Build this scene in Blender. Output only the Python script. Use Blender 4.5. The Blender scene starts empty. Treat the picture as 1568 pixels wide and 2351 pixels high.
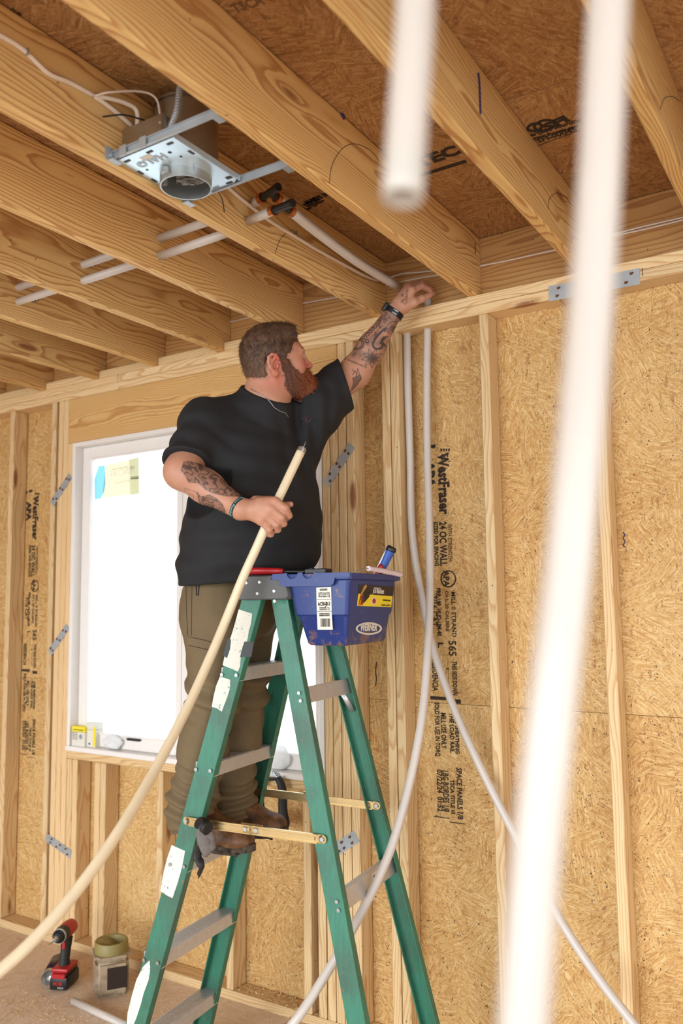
import bpy, bmesh, math, random
import numpy as np
from mathutils import Vector, Matrix, Euler
random.seed(7)
D = bpy.data
SC = bpy.context.scene
COL = SC.collection
# ------------------------------------------------------------------ camera
CP = np.array([1.16706, -2.79088, 1.63228]); YAW, PIT, ROL, FPX = .565358, .104493, -.0130268, 1911.0
IW, IH = 1568, 2351
def _axes():
    cy, sy, cp, sp = math.cos(YAW), math.sin(YAW), math.cos(PIT), math.sin(PIT)
    f = np.array([-sy*cp, cy*cp, sp]); r = np.array([cy, sy, 0.]); u = np.cross(r, f)
    cr, sr = math.cos(ROL), math.sin(ROL)
    return cr*r+sr*u, -sr*r+cr*u, f
AR, AU, AF = _axes()
def ray(u, v): return AF + AR*(u-IW/2)/FPX - AU*(v-IH/2)/FPX
def dep(u, v, t): return CP + t*ray(u, v)
def pY(u, v, Y): d = ray(u, v); return CP + d*(Y-CP[1])/d[1]
def pZ(u, v, Z): d = ray(u, v); return CP + d*(Z-CP[2])/d[2]
def pX(u, v, X): d = ray(u, v); return CP + d*(X-CP[0])/d[0]
cam = D.cameras.new('camera'); camo = D.objects.new('camera', cam); COL.objects.link(camo)
cam.sensor_fit = 'HORIZONTAL'; cam.sensor_width = 24.0; cam.lens = FPX*24.0/IW
cam.clip_start = .02; cam.clip_end = 200
m = Matrix.Identity(4)
for i in range(3):
    m[i][0] = AR[i]; m[i][1] = AU[i]; m[i][2] = -AF[i]; m[i][3] = CP[i]
camo.matrix_world = m
cam.dof.use_dof = True; cam.dof.focus_distance = 2.78; cam.dof.aperture_fstop = 2.05
SC.camera = camo
# ------------------------------------------------------------------ light
SC.view_settings.view_transform = 'Standard'; SC.view_settings.look = 'None'
SC.view_settings.gamma = 1.0; SC.view_settings.use_curve_mapping = False
SC.view_settings.exposure = 0.10
w = D.worlds.new('overcast_sky'); SC.world = w; w.use_nodes = True
bg = w.node_tree.nodes['Background']; bg.inputs[0].default_value = (.86, .94, 1.0, 1); bg.inputs[1].default_value = 2.6
def area(name, loc, target, sx, sy, energy, col):
    l = D.lights.new(name, 'AREA'); l.shape = 'RECTANGLE'; l.size = sx; l.size_y = sy; l.energy = energy; l.color = col
    o = D.objects.new(name, l); COL.objects.link(o); o.location = loc
    o.rotation_euler = (Vector(target)-Vector(loc)).to_track_quat('-Z', 'Y').to_euler(); return o
area('daylight_rear_opening', (-1.2, -18, 3.6), (-.6, 0, 1.2), 15, 6.5, 2500, (.84, .93, 1))
area('fill_lamp_left', (-4.3, -3.0, 1.1), (-1.0, -1.2, 2.0), 2.4, 1.8, 26, (.86, .94, 1))  # added fill lamp inside the closed left wall, brightens the joist undersides
area('daylight_right_opening', (3.15, -2.6, 1.5), (-1.2, -.6, 1.3), 2.6, 2.0, 12, (.84, .93, 1))
# ------------------------------------------------------------------ node helper
class NT:
    def __init__(s, name, rough=.6):
        s.m = D.materials.new(name); s.m.use_nodes = True; s.t = s.m.node_tree; s.n = s.t.nodes; s.l = s.t.links
        s.b = s.n['Principled BSDF']; s.b.inputs['Roughness'].default_value = rough
        s._tc = None
    def nd(s, typ, **k):
        n = s.n.new(typ)
        for a, b in k.items(): setattr(n, a, b)
        return n
    def put(s, inp, v):
        if v is None: return
        if isinstance(v, bpy.types.NodeSocket): s.l.new(v, inp)
        else:
            if hasattr(inp, 'default_value'):
                try: inp.default_value = v
                except Exception: inp.default_value = tuple(v)+(1,)
    def ma(s, op, a, b=None, c=None, clamp=False):
        n = s.nd('ShaderNodeMath', operation=op); n.use_clamp = clamp
        s.put(n.inputs[0], a); s.put(n.inputs[1], b); s.put(n.inputs[2], c); return n.outputs[0]
    def vm(s, op, a, b=None):
        n = s.nd('ShaderNodeVectorMath', operation=op); s.put(n.inputs[0], a)
        if b is not None: s.put(n.inputs['Scale' if op == 'SCALE' else 1], b)
        return n.outputs['Value' if op in ('LENGTH', 'DISTANCE') else 0]
    def obj(s):
        if not s._tc: s._tc = s.nd('ShaderNodeTexCoord')
        return s._tc.outputs['Object']
    def rnd(s): return s.nd('ShaderNodeObjectInfo').outputs['Random']
    def mp(s, v, scale=(1, 1, 1), rot=(0, 0, 0), loc=(0, 0, 0)):
        n = s.nd('ShaderNodeMapping'); s.put(n.inputs[0], v); n.inputs['Location'].default_value = loc
        n.inputs['Rotation'].default_value = rot; n.inputs['Scale'].default_value = scale; return n.outputs[0]
    def noise(s, v, scale=5, detail=3, rough=.5, out=0, dist=0):
        n = s.nd('ShaderNodeTexNoise'); s.put(n.inputs['Vector'], v); n.inputs['Scale'].default_value = scale
        n.inputs['Detail'].default_value = detail; n.inputs['Roughness'].default_value = rough
        n.inputs['Distortion'].default_value = dist; return n.outputs[out]
    def vor(s, v, scale=5, out='Distance', feat='F1', rand=1):
        n = s.nd('ShaderNodeTexVoronoi', feature=feat); s.put(n.inputs['Vector'], v); n.inputs['Scale'].default_value = scale
        n.inputs['Randomness'].default_value = rand; return n.outputs[out]
    def ramp(s, f, stops, interp='LINEAR'):
        n = s.nd('ShaderNodeValToRGB'); s.put(n.inputs[0], f); e = n.color_ramp.elements; n.color_ramp.interpolation = interp
        while len(e) < len(stops): e.new(.5)
        for i, (p, c) in enumerate(stops):
            e[i].position = p
            e[i].color = (c, c, c, 1) if isinstance(c, (int, float)) else tuple(c)+(1,)
        return n.outputs[0]
    def mix(s, f, a, b, mode='MIX'):
        n = s.nd('ShaderNodeMix', data_type='RGBA', blend_type=mode); s.put(n.inputs[0], f); s.put(n.inputs[6], a); s.put(n.inputs[7], b)
        return n.outputs[2]
    def sep(s, v):
        n = s.nd('ShaderNodeSeparateXYZ'); s.put(n.inputs[0], v); return n.outputs
    def comb(s, x, y, z):
        n = s.nd('ShaderNodeCombineXYZ'); s.put(n.inputs[0], x); s.put(n.inputs[1], y); s.put(n.inputs[2], z); return n.outputs[0]
    def bump(s, h, strength=.3, dist=.002):
        n = s.nd('ShaderNodeBump'); s.put(n.inputs['Height'], h); n.inputs['Strength'].default_value = strength
        n.inputs['Distance'].default_value = dist; s.l.new(n.outputs[0], s.b.inputs['Normal'])
    def color(s, c): s.put(s.b.inputs['Base Color'], c)
    def set(s, **k):
        for a, v in k.items(): s.put(s.b.inputs[a.replace('_', ' ')], v)
        return s
def lin(r, g, b):
    f = lambda c: ((c/255+.055)/1.055)**2.4 if c > 10 else c/255/12.92
    return (f(r), f(g), f(b))
MT = {}
def simple(name, rgb, rough=.5, metal=0, noise=.12, nscale=40, bump=0, spec=None):
    s = NT(name, rough); c = lin(*rgb); s.b.inputs['Metallic'].default_value = metal
    if noise:
        f = s.noise(s.obj(), nscale, 3)
        s.color(s.mix(f, tuple(x*(1-noise) for x in c)+(1,), tuple(min(1, x*(1+noise)) for x in c)+(1,)))
        if bump: s.bump(f, bump, .001)
    else: s.color(c+(1,))
    if spec is not None: s.b.inputs['Specular IOR Level'].default_value = spec
    MT[name] = s.m; return s
def pine(name, light, mid, dark, rings=170, knots=.55, pithy=.055):
    s = NT(name, .62); o = s.obj(); r = s.rnd()
    off = s.comb(s.ma('MULTIPLY', r, 37.), s.ma('MULTIPLY', r, 3.1), s.ma('MULTIPLY', r, 91.))
    p = s.vm('ADD', o, off)
    # knots: sparse cells in the long axis, warp the rings around them
    kv = s.mp(p, (2.2, 9, 9)); kd = s.vor(kv, 1, 'Distance'); kc = s.sep(s.vor(kv, 1, 'Color'))[0]
    on = s.ma('GREATER_THAN', kc, 1-knots*.45)
    kk = s.ma('MULTIPLY', on, s.ma('SUBTRACT', 1., s.ma('MULTIPLY', kd, 2.2), clamp=True))
    warp = s.noise(s.mp(p, (.75, 3.5, 3.5)), 1.6, 2, .5, 1)
    x, y, z = s.sep(o); w1 = s.sep(warp)
    py = s.ma('ADD', s.ma('ADD', y, s.ma('MULTIPLY', s.ma('SUBTRACT', w1[0], .5), .09)), pithy)
    pz = s.ma('ADD', s.ma('ADD', z, s.ma('MULTIPLY', s.ma('SUBTRACT', w1[1], .5), .16)), s.ma('MULTIPLY', s.ma('SUBTRACT', r, .5), .16))
    rr = s.ma('SQRT', s.ma('ADD', s.ma('MULTIPLY', py, py), s.ma('MULTIPLY', pz, pz)))
    rr = s.ma('ADD', rr, s.ma('MULTIPLY', s.ma('POWER', kk, 2.), .03))
    rr = s.ma('ADD', rr, s.ma('MULTIPLY', s.noise(s.mp(p, (3, 30, 30)), 2, 2), .006))
    fr = s.ma('FRACT', s.ma('MULTIPLY', rr, rings))
    ring = s.ramp(fr, [(0, 0), (.55, .25), (.82, 1), (.93, .85), (1, 0)])
    fib = s.noise(s.mp(p, (6, 260, 260)), 1, 3, .6)
    tone = s.noise(s.mp(p, (.8, 7, 7)), 1.5, 2)
    base = s.mix(s.ma('MULTIPLY', s.ma('ADD', tone, s.ma('MULTIPLY', s.ma('SUBTRACT', fib, .5), .8)), 1., clamp=True), light+(1,), mid+(1,))
    c = s.mix(s.ma('MULTIPLY', ring, .74), base, dark+(1,))
    kn = s.ramp(kk, [(.62, 0), (.72, .35), (.8, .9)])
    kr = s.ma('MULTIPLY', s.ma('FRACT', s.ma('MULTIPLY', kd, 26.)), .5)
    c = s.mix(kn, c, s.mix(kr, lin(150, 88, 45)+(1,), lin(82, 45, 24)+(1,)))
    # small nail / dirt specks
    sp = s.vor(s.vm('ADD', o, s.vm('SCALE', off, 2.)), 14, 'Distance'); c = s.mix(s.ramp(sp, [(0, .8), (.035, .7), (.05, 0)]), c, lin(60, 40, 30)+(1,))
    v = s.ma('ADD', .9, s.ma('MULTIPLY', r, .2)); c = s.vm('MULTIPLY', c, s.comb(v, v, s.ma('ADD', .88, s.ma('MULTIPLY', r, .22))))
    s.color(c); s.bump(s.ma('ADD', fib, ring), .18, .0012); MT[name] = s.m
pine('pine_joist', lin(232, 198, 136), lin(218, 172, 104), lin(164, 98, 42), 110, 1.2)
pine('pine_stud', lin(232, 206, 162), lin(222, 188, 136), lin(196, 146, 90), 105, .5)
pine('pine_header', lin(226, 190, 128), lin(214, 168, 102), lin(176, 116, 58), 130, .4)
pine('pine_rim', lin(210, 164, 104), lin(196, 146, 82), lin(156, 96, 46), 60, .2)
def osb(name, pal, flake=1., speck=.5, fine=.5):
    s = NT(name, .68); o = s.obj(); r = s.rnd(); p = s.vm('ADD', o, s.comb(s.ma('MULTIPLY', r, 23.), s.ma('MULTIPLY', r, 5.), s.ma('MULTIPLY', r, 11.)))
    layers = []
    for k, (ps, fs, asp) in enumerate([(5, 22, 6.5), (8, 40, 7), (15, 80, 6)]):
        q = s.mp(p, (1/flake,)*3, loc=(k*7.3, k*3.1, k*1.7))
        wq = q
        ang = s.ma('MULTIPLY', s.sep(s.vor(wq, ps, 'Color'))[1], 6.28)
        n = s.nd('ShaderNodeVectorRotate', rotation_type='Y_AXIS'); s.put(n.inputs['Vector'], wq); s.put(n.inputs['Angle'], ang)
        st = s.mp(n.outputs[0], (1, 1, asp))
        cell = s.vor(st, fs, 'Color'); fib = s.noise(s.mp(n.outputs[0], (12, 12, 240)), 1, 3, .6)
        edge = s.vor(st, fs, 'Distance')
        layers.append((s.sep(cell)[0], fib, s.sep(cell)[2], edge))
    sel1 = s.ma('GREATER_THAN', layers[0][2], .52); sel2 = s.ma('GREATER_THAN', layers[1][2], .45)
    mixf = lambda f, a, b: s.ma('ADD', s.ma('MULTIPLY', f, a), s.ma('MULTIPLY', s.ma('SUBTRACT', 1., f), b))
    val = mixf(sel1, layers[0][0], mixf(sel2, layers[1][0], layers[2][0]))
    fib = mixf(sel1, layers[0][1], mixf(sel2, layers[1][1], layers[2][1]))
    edg = mixf(sel1, layers[0][3], mixf(sel2, layers[1][3], layers[2][3]))
    big = s.noise(p, 2.2, 3)
    f = s.ma('ADD', s.ma('MULTIPLY', val, .52), s.ma('ADD', s.ma('MULTIPLY', fib, .22), s.ma('MULTIPLY', big, .55)))
    f = s.ma('SUBTRACT', f, .09)
    c = s.ramp(f, [(0.12, pal[0]), (.36, pal[1]), (.55, pal[2]), (.8, pal[3])])
    c = s.mix(s.ramp(edg, [(.55, 0), (.8, .3)]), c, pal[0]+(1,))
    sn = s.noise(s.mp(p, (1, 1, 1)), 150, 2, .6); gate = s.noise(p, 14, 2)
    c = s.mix(s.ma('MULTIPLY', s.ma('MULTIPLY', s.ramp(sn, [(.63, 0), (.67, 1)]), s.ramp(gate, [(.40, 0), (.55, 1)])), speck), c, lin(70, 42, 22)+(1,))
    pt = s.noise(s.mp(p, (1.5, 1, .7)), 34, 3, .6); c = s.mix(s.ramp(pt, [(.60, 0), (.70, .6)]), c, pal[0]+(1,))
    s.color(c); s.bump(s.ma('ADD', s.ma('MULTIPLY', fib, .4), s.ma('MULTIPLY', val, 1.)), .22, .0015); MT[name] = s.m
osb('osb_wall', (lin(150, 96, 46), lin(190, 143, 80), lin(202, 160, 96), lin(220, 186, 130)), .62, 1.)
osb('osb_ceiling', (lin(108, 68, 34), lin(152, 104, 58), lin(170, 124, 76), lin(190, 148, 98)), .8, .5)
osb('osb_floor', (lin(196, 166, 136), lin(216, 190, 162), lin(224, 200, 174), lin(230, 210, 188)), 1., .2)
simple('ink', (52, 38, 26), .9, 0, .3, 300)
simple('ink_soft', (110, 78, 44), .9, 0, .3, 300)
simple('marker', (58, 44, 84), .8, 0, .2, 200)
simple('vinyl_white', (236, 230, 224), .35, 0, .03)
simple('pex', (203, 193, 183), .36, 0, .05, 20).set(Subsurface_Weight=.1)
simple('pex_cream', (232, 214, 180), .35, 0, .07, 25).set(Subsurface_Weight=.12)
simple('steel', (176, 176, 172), .38, .9, .15, 30)
simple('galvanized', (176, 182, 186), .42, .45, .22, 18, .1)
simple('can_steel', (170, 158, 138), .34, .85, .2, 12)
simple('plate_bright', (205, 222, 232), .3, .55, .08, 30)
simple('aluminum', (206, 204, 204), .36, .5, .12, 60)
simple('zinc_gold', (206, 178, 128), .3, .85, .2, 22)
simple('rust', (110, 72, 40), .7, .3, .4, 80)
simple('black_plastic', (26, 26, 27), .4, 0, .1)
simple('black_rubber', (30, 29, 28), .6, 0, .2)
simple('copper', (198, 118, 66), .35, .8, .2)
simple('cable', (232, 214, 196), .5, 0, .06)
simple('red_plastic', (176, 30, 34), .38, 0, .12)
simple('blue_grip', (44, 84, 168), .45, 0, .12)
simple('white_paper', (224, 220, 206), .6, 0, .06, 60)
simple('yellow', (242, 220, 50), .5, 0, .05)
simple('dark_label', (44, 32, 26), .5, 0, .1)
def tubemesh(name, pts, rad, mat, n=12, closed=False, caps=True, sub=6, hollow=0):
    P = [Vector(p) for p in pts]
    if sub > 1 and len(P) > 2:
        Q = []
        for i in range(len(P)-1):
            a, b = P[i], P[i+1]; p0 = P[i-1] if i > 0 else a*2-b; p3 = P[i+2] if i+2 < len(P) else b*2-a
            for k in range(sub):
                t = k/sub; Q.append(.5*((2*a)+(b-p0)*t+(2*p0-5*a+4*b-p3)*t*t+(3*a-p0-3*b+p3)*t**3))
        Q.append(P[-1]); P = Q
    R = rad if isinstance(rad, (list, tuple)) else None
    vs, fs = [], []; up = None
    for i, p in enumerate(P):
        t = (P[min(i+1, len(P)-1)]-P[max(i-1, 0)]).normalized()
        if up is None: up = t.orthogonal().normalized()
        up = (up-t*up.dot(t)).normalized(); sd = t.cross(up)
        if R:
            f = i/(len(P)-1)*(len(R)-1); j = min(int(f), len(R)-2); ra_, rb_ = R[j], R[j+1]; r = tuple(a_+(b_-a_)*(f-j) for a_, b_ in zip(ra_, rb_)) if isinstance(ra_, tuple) else ra_+(rb_-ra_)*(f-j)
        else: r = rad
        if isinstance(r, tuple): ra, rb = r
        else: ra = rb = r
        for k in range(n):
            a = 2*math.pi*k/n; vs.append(p+up*math.cos(a)*ra+sd*math.sin(a)*rb)
    for i in range(len(P)-1):
        for k in range(n): fs.append((i*n+k, i*n+(k+1) % n, (i+1)*n+(k+1) % n, (i+1)*n+k))
    if caps:
        if hollow:
            for end, idx in ((0, 0), (1, len(P)-1)):
                base = len(vs); c = P[idx]
                for k in range(n): vs.append(c+(vs[idx*n+k]-c)*hollow)
                tdir = (P[1]-P[0]).normalized() if end == 0 else (P[-2]-P[-1]).normalized()
                for k in range(n): vs.append(vs[base+k]+tdir*.03)
                for k in range(n):
                    k2 = (k+1) % n; a = [(idx*n+k), (idx*n+k2), base+k2, base+k]; b = [base+k, base+k2, base+n+k2, base+n+k]
                    fs.append(a if end else a[::-1]); fs.append(b if end else b[::-1])
                fs.append([base+n+k for k in range(n)])
        else:
            fs.append(list(range(n))[::-1]); fs.append([(len(P)-1)*n+k for k in range(n)])
    me = D.meshes.new(name); me.from_pydata([tuple(v) for v in vs], [], fs); me.update()
    for p_ in me.polygons: p_.use_smooth = len(p_.vertices) == 4
    if mat: me.materials.append(MT[mat] if isinstance(mat, str) else mat)
    return me
def link(name, me, parent=None, loc=None, rot=None, mw=None):
    o = D.objects.new(name, me); COL.objects.link(o)
    if parent: o.parent = parent
    if mw is not None: o.matrix_basis = mw
    else:
        if loc is not None: o.location = loc
        if rot is not None: o.rotation_euler = rot
    return o
def empty(name, loc=(0, 0, 0), rot=(0, 0, 0)):
    o = D.objects.new(name, None); COL.objects.link(o); o.location = loc; o.rotation_euler = rot; o.empty_display_size = .05; return o
def tag(o, label, cat, group=None):
    o['label'] = label; o['category'] = cat
    if group: o['group'] = group
    return o
def struct(o): o['kind'] = 'structure'; return o
def bmesh_obj(name, bm, mat, parent=None, smooth=False, bevel=0, seg=1, **k):
    if bevel: bmesh.ops.bevel(bm, geom=bm.edges[:]+bm.verts[:], offset=bevel, segments=seg, affect='EDGES', profile=.5, clamp_overlap=True)
    me = D.meshes.new(name); bm.normal_update(); bm.to_mesh(me); bm.free()
    if smooth:
        for p in me.polygons: p.use_smooth = True
        try: me.set_sharp_from_angle(angle=math.radians(42))
        except Exception: pass
    for mm in (mat if isinstance(mat, (list, tuple)) else [mat]): me.materials.append(MT[mm] if isinstance(mm, str) else mm)
    return link(name, me, parent, **k)
def bx(bm, c, s, M=None, mi=0):
    r = bmesh.ops.create_cube(bm, size=1); 
    T = Matrix.Translation(c) @ Matrix.Diagonal((s[0], s[1], s[2], 1))
    if M is not None: T = M @ T
    bmesh.ops.transform(bm, matrix=T, verts=r['verts'])
    if mi:
        for v in r['verts']:
            for f in v.link_faces: f.material_index = mi
    return r['verts']
def cyl(bm, a, b, r1, r2=None, n=20, mi=0, caps=True):
    a, b = Vector(a), Vector(b); d = b-a
    r = bmesh.ops.create_cone(bm, cap_ends=caps, segments=n, radius1=r1, radius2=r1 if r2 is None else r2, depth=d.length)
    bmesh.ops.transform(bm, matrix=Matrix.Translation((a+b)/2) @ d.to_track_quat('Z', 'Y').to_matrix().to_4x4(), verts=r['verts'])
    if mi:
        for v in r['verts']:
            for f in v.link_faces: f.material_index = mi
    return r['verts']
def prism(bm, poly, h, M=None, mi=0):
    # poly: list of 2D points (x,z), extruded along y by h (centred)
    v1 = [bm.verts.new((x, -h/2, z)) for x, z in poly]; v2 = [bm.verts.new((x, h/2, z)) for x, z in poly]
    fs = [bm.faces.new(v1), bm.faces.new(v2[::-1])]
    n = len(poly)
    for i in range(n): fs.append(bm.faces.new((v1[(i+1) % n], v1[i], v2[i], v2[(i+1) % n])))
    for f in fs: f.material_index = mi
    if M is not None: bmesh.ops.transform(bm, matrix=M, verts=v1+v2)
    return v1+v2
_bm = {}
def board(name, parent, lo, hi, axis, mat, bevel=.003):
    """a sawn board: local X = length, Y = thin side, Z = wide side"""
    lo, hi = Vector(lo), Vector(hi); c = (lo+hi)/2; s = hi-lo
    d = [s.x, s.y, s.z]; ia = 'xyz'.index(axis); rest = [i for i in range(3) if i != ia]
    thin, wide = sorted(rest, key=lambda i: d[i])
    key = (round(d[ia], 4), round(d[thin], 4), round(d[wide], 4), mat)
    if key not in _bm:
        bm = bmesh.new(); bx(bm, (0, 0, 0), (d[ia], d[thin], d[wide]))
        if bevel: bmesh.ops.bevel(bm, geom=bm.edges[:], offset=bevel, segments=1, affect='EDGES')
        me = D.meshes.new(name); bm.to_mesh(me); bm.free(); me.materials.append(MT[mat]); _bm[key] = me
    M = Matrix.Identity(4); ex = [0, 0, 0]; ex[ia] = 1; ey = [0, 0, 0]; ey[thin] = 1
    ex, ey = Vector(ex), Vector(ey); ez = ex.cross(ey)
    for i in range(3): M[i][0] = ex[i]; M[i][1] = ey[i]; M[i][2] = ez[i]; M[i][3] = c[i]
    return link(name, _bm[key], parent, mw=M)
def text(body, size, mat, parent, M, name='lettering', fit=None, thick=.0004, bold=0, align='LEFT'):
    cu = D.curves.new(name, 'FONT'); cu.body = body; cu.size = size; cu.extrude = thick; cu.offset = bold; cu.resolution_u = 2
    cu.align_x = align
    t = D.objects.new(name, cu); COL.objects.link(t); dg = bpy.context.evaluated_depsgraph_get()
    me = D.meshes.new_from_object(t.evaluated_get(dg)); D.objects.remove(t); D.curves.remove(cu)
    me.name = name
    if fit and len(me.vertices):
        xs = [v.co.x for v in me.vertices]; wd = max(xs)-min(xs)
        if wd > 0: me.transform(Matrix.Diagonal((fit/wd, 1, 1, 1)))
    me.materials.clear(); me.materials.append(MT[mat])
    return link(name, me, parent, mw=M)
def frame(o, ex, ey):
    ex = Vector(ex).normalized(); ey = Vector(ey); ey = (ey-ex*ey.dot(ex)).normalized(); ez = ex.cross(ey)
    M = Matrix.Identity(4)
    for i in range(3): M[i][0] = ex[i]; M[i][1] = ey[i]; M[i][2] = ez[i]; M[i][3] = o[i]
    return M
# ------------------------------------------------------------------ the room
ZP = 2.747; HJ = .237; ZT = ZP+HJ; T = .038; DW = .089
XL, XR, YB = -4.45, 3.3, -5.9
floor = struct(empty('floor'))
for i, x in enumerate(np.arange(XL, XR, 2.44)):
    for j, y in enumerate(np.arange(YB, DW, 1.22)):
        x1 = min(x+2.436, XR); y1 = min(y+1.216, DW+.01)
        bm = bmesh.new(); bx(bm, (0, 0, 0), (x1-x, .018, y1-y))
        o = bmesh_obj('floor_panel', bm, 'osb_floor', floor); o.matrix_basis = frame(((x+x1)/2, (y+y1)/2, -.009), (1, 0, 0), (0, 0, 1))
wall = struct(empty('wall_back'))
# sheathing: upright 4x8 sheets behind the studs
zs = [(-.0, 1.2397), (1.2403, ZP+.2)]
xs = [XL, -3.63, -2.41, -1.19, .03, 1.25, 2.47, XR]
W0, W1, WZ0, WZ1 = -2.212, -.697, .92, 2.439
wallp = []
def wpanel(x0, x1, z0, z1):
    bm = bmesh.new(); bx(bm, (0, 0, 0), (x1-x0-.0015, .011, z1-z0-.001))
    o = bmesh_obj('sheathing_panel', bm, 'osb_wall', wall, loc=((x0+x1)/2, DW+.0065, (z0+z1)/2)); wallp.append(((x0, x1, z0, z1), o)); return o
for i in range(len(xs)-1):
    for z0, z1 in zs:
        a, b = xs[i], xs[i+1]
        if b <= W0 or a >= W1: wpanel(a, b, z0, z1); continue
        for (c, d) in ((a, min(b, W0)), (max(a, W1), b)):
            if d-c > .02: wpanel(c, d, z0, z1)
        c, d = max(a, W0), min(b, W1)
        if z0 < WZ0: wpanel(c, d, z0, min(z1, WZ0-.002))
        if z1 > WZ1: wpanel(c, d, WZ1+.002, z1)
def stud(x, z0=T, z1=ZP-2*T, w=T, m='pine_stud', y0=0): return board('stud', wall, (x, y0, z0), (x+w-.002, DW-.001, z1), 'z', m, .004)
board('top_plate', wall, (XL, 0, ZP-T+.0005), (-1.9, DW, ZP), 'x', 'pine_stud'); board('top_plate', wall, (-1.897, 0, ZP-T+.0005), (1.6, DW, ZP), 'x', 'pine_stud')
board('top_plate', wall, (1.603, 0, ZP-T+.0005), (XR, DW, ZP), 'x', 'pine_stud')
board('top_plate', wall, (XL, 0, ZP-2*T), (.30, DW, ZP-T-.0005), 'x', 'pine_stud'); board('top_plate', wall, (.303, 0, ZP-2*T), (XR, DW, ZP-T-.0005), 'x', 'pine_stud')
board('bottom_plate', wall, (XL, 0, 0), (-.55, DW-.001, T-.0005), 'x', 'pine_stud'); board('bottom_plate', wall, (-.547, 0, 0), (XR, DW-.001, T-.0005), 'x', 'pine_stud')
for x in (-3.95, -3.55, -3.12, -2.727, -2.383): stud(x)
for x in (-2.328, -2.289): stud(x)
for x in (-2.2505,): stud(x, T, WZ1)
for x in (-.6165, -.577): stud(x)
for x in (-.6955, -.656): stud(x, T, WZ1-.0005)
for x in (-.411, -.3715): stud(x)
for x in (.005, .411, .817, 1.224, 1.63, 2.04, 2.44, 2.85, 3.2): stud(x)
board('header', wall, (-2.250, 0, WZ1), (-.6175, T, ZP-2*T-.001), 'x', 'pine_header'); board('header', wall, (-2.250, T+.012, WZ1), (-.6175, DW-.001, ZP-2*T-.001), 'x', 'pine_header')
board('rough_sill', wall, (W0-.0, 0, WZ0-T-.004), (W1-.001, DW-.001, WZ0-.004), 'x', 'pine_stud')
for x in (-2.21, -2.171, -2.013, -1.974, -1.605, -1.199, -.806, -.737): stud(x, T, WZ0-T-.005)
# band joist and strip blocks between the joists
board('rim_joist', wall, (XL, .051, ZP+.001), (-.9, DW, ZT-.001), 'x', 'pine_rim', .001); board('rim_joist', wall, (-.897, .051, ZP+.001), (XR, DW, ZT-.001), 'x', 'pine_rim', .001)
ceiling = struct(empty('ceiling'))
S = .4064
joists = []
for n in range(-8, 8):
    x = n*S
    if x-T < XL or x > XR: continue
    joists.append(board('joist', ceiling, (x-T, YB, ZP+.0008), (x, .0505, ZT-.0008), 'y', 'pine_joist', .004))
for n in range(-8, -2):
    x0 = max(n*S+.001, XL); board('strip_block', ceiling, (x0, .001, ZP+.0008), (n*S+S-T-.001, .0485, ZP+T), 'x', 'pine_stud')
cpan = []
for j, (y0, y1) in enumerate([(-.718, DW), (-1.94, -.722), (-3.16, -1.944), (-4.38, -3.164), (-5.9, -4.384)]):
    for i, (x0, x1) in enumerate([(XL, -2.46), (-2.456, -.02), (-.016, 2.42), (2.424, XR)] if j % 2 == 0 else [(XL, -3.3), (-3.296, -1.24), (-1.236, 1.2), (1.204, XR)]):
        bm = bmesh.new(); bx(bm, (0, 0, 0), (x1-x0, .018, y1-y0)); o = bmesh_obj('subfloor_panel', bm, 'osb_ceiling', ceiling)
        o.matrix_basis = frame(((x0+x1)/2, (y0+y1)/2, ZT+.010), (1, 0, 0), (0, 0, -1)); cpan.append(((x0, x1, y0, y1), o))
# other walls of the room (out of the picture): right and front carry the openings the light comes through, left is closed
wl = struct(empty('wall_left')); bm = bmesh.new(); bx(bm, (XL-.006, (YB+DW)/2, ZT/2), (.011, DW-YB, ZT)); bmesh_obj('sheathing_panel', bm, 'osb_wall', wl)
for k in range(14): board('stud', wl, (XL+.001, YB+.02+k*.4064, .0), (XL+.09, YB+.058+k*.4064, ZP), 'z', 'pine_stud')
wr = struct(empty('wall_right'))
for (y0, y1, z0, z1) in ((YB, -4.2, 0, ZT), (-1.0, DW, 0, ZT), (-4.2, -1.0, 0, .35), (-4.2, -1.0, 2.6, ZT)):
    bm = bmesh.new(); bx(bm, (XR+.006, (y0+y1)/2, (z0+z1)/2), (.011, y1-y0, z1-z0)); bmesh_obj('sheathing_panel', bm, 'osb_wall', wr)
wf = struct(empty('wall_front'))
for (x0, x1, z0, z1) in ((XL, -3.4, 0, ZT), (3.1, XR, 0, ZT), (-3.4, 3.1, 2.65, ZT)):
    bm = bmesh.new(); bx(bm, ((x0+x1)/2, YB-.006, (z0+z1)/2), (x1-x0, .011, z1-z0)); bmesh_obj('sheathing_panel', bm, 'osb_wall', wf)
simple('boot_brown', (120, 84, 50), .9)
# ------------------------------------------------------------------ unseen backing added behind the sheathing to stop light leaking at seams
for (x0, x1, z0, z1) in ((XL, W0, 0, ZT), (W1, XR, 0, ZT), (W0, W1, 0, WZ0-.003), (W0, W1, WZ1+.003, ZT)):
    bm = bmesh.new(); bx(bm, ((x0+x1)/2, DW+.016, (z0+z1)/2), (x1-x0, .004, z1-z0)); bmesh_obj('light_block', bm, 'boot_brown', wall)
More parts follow.
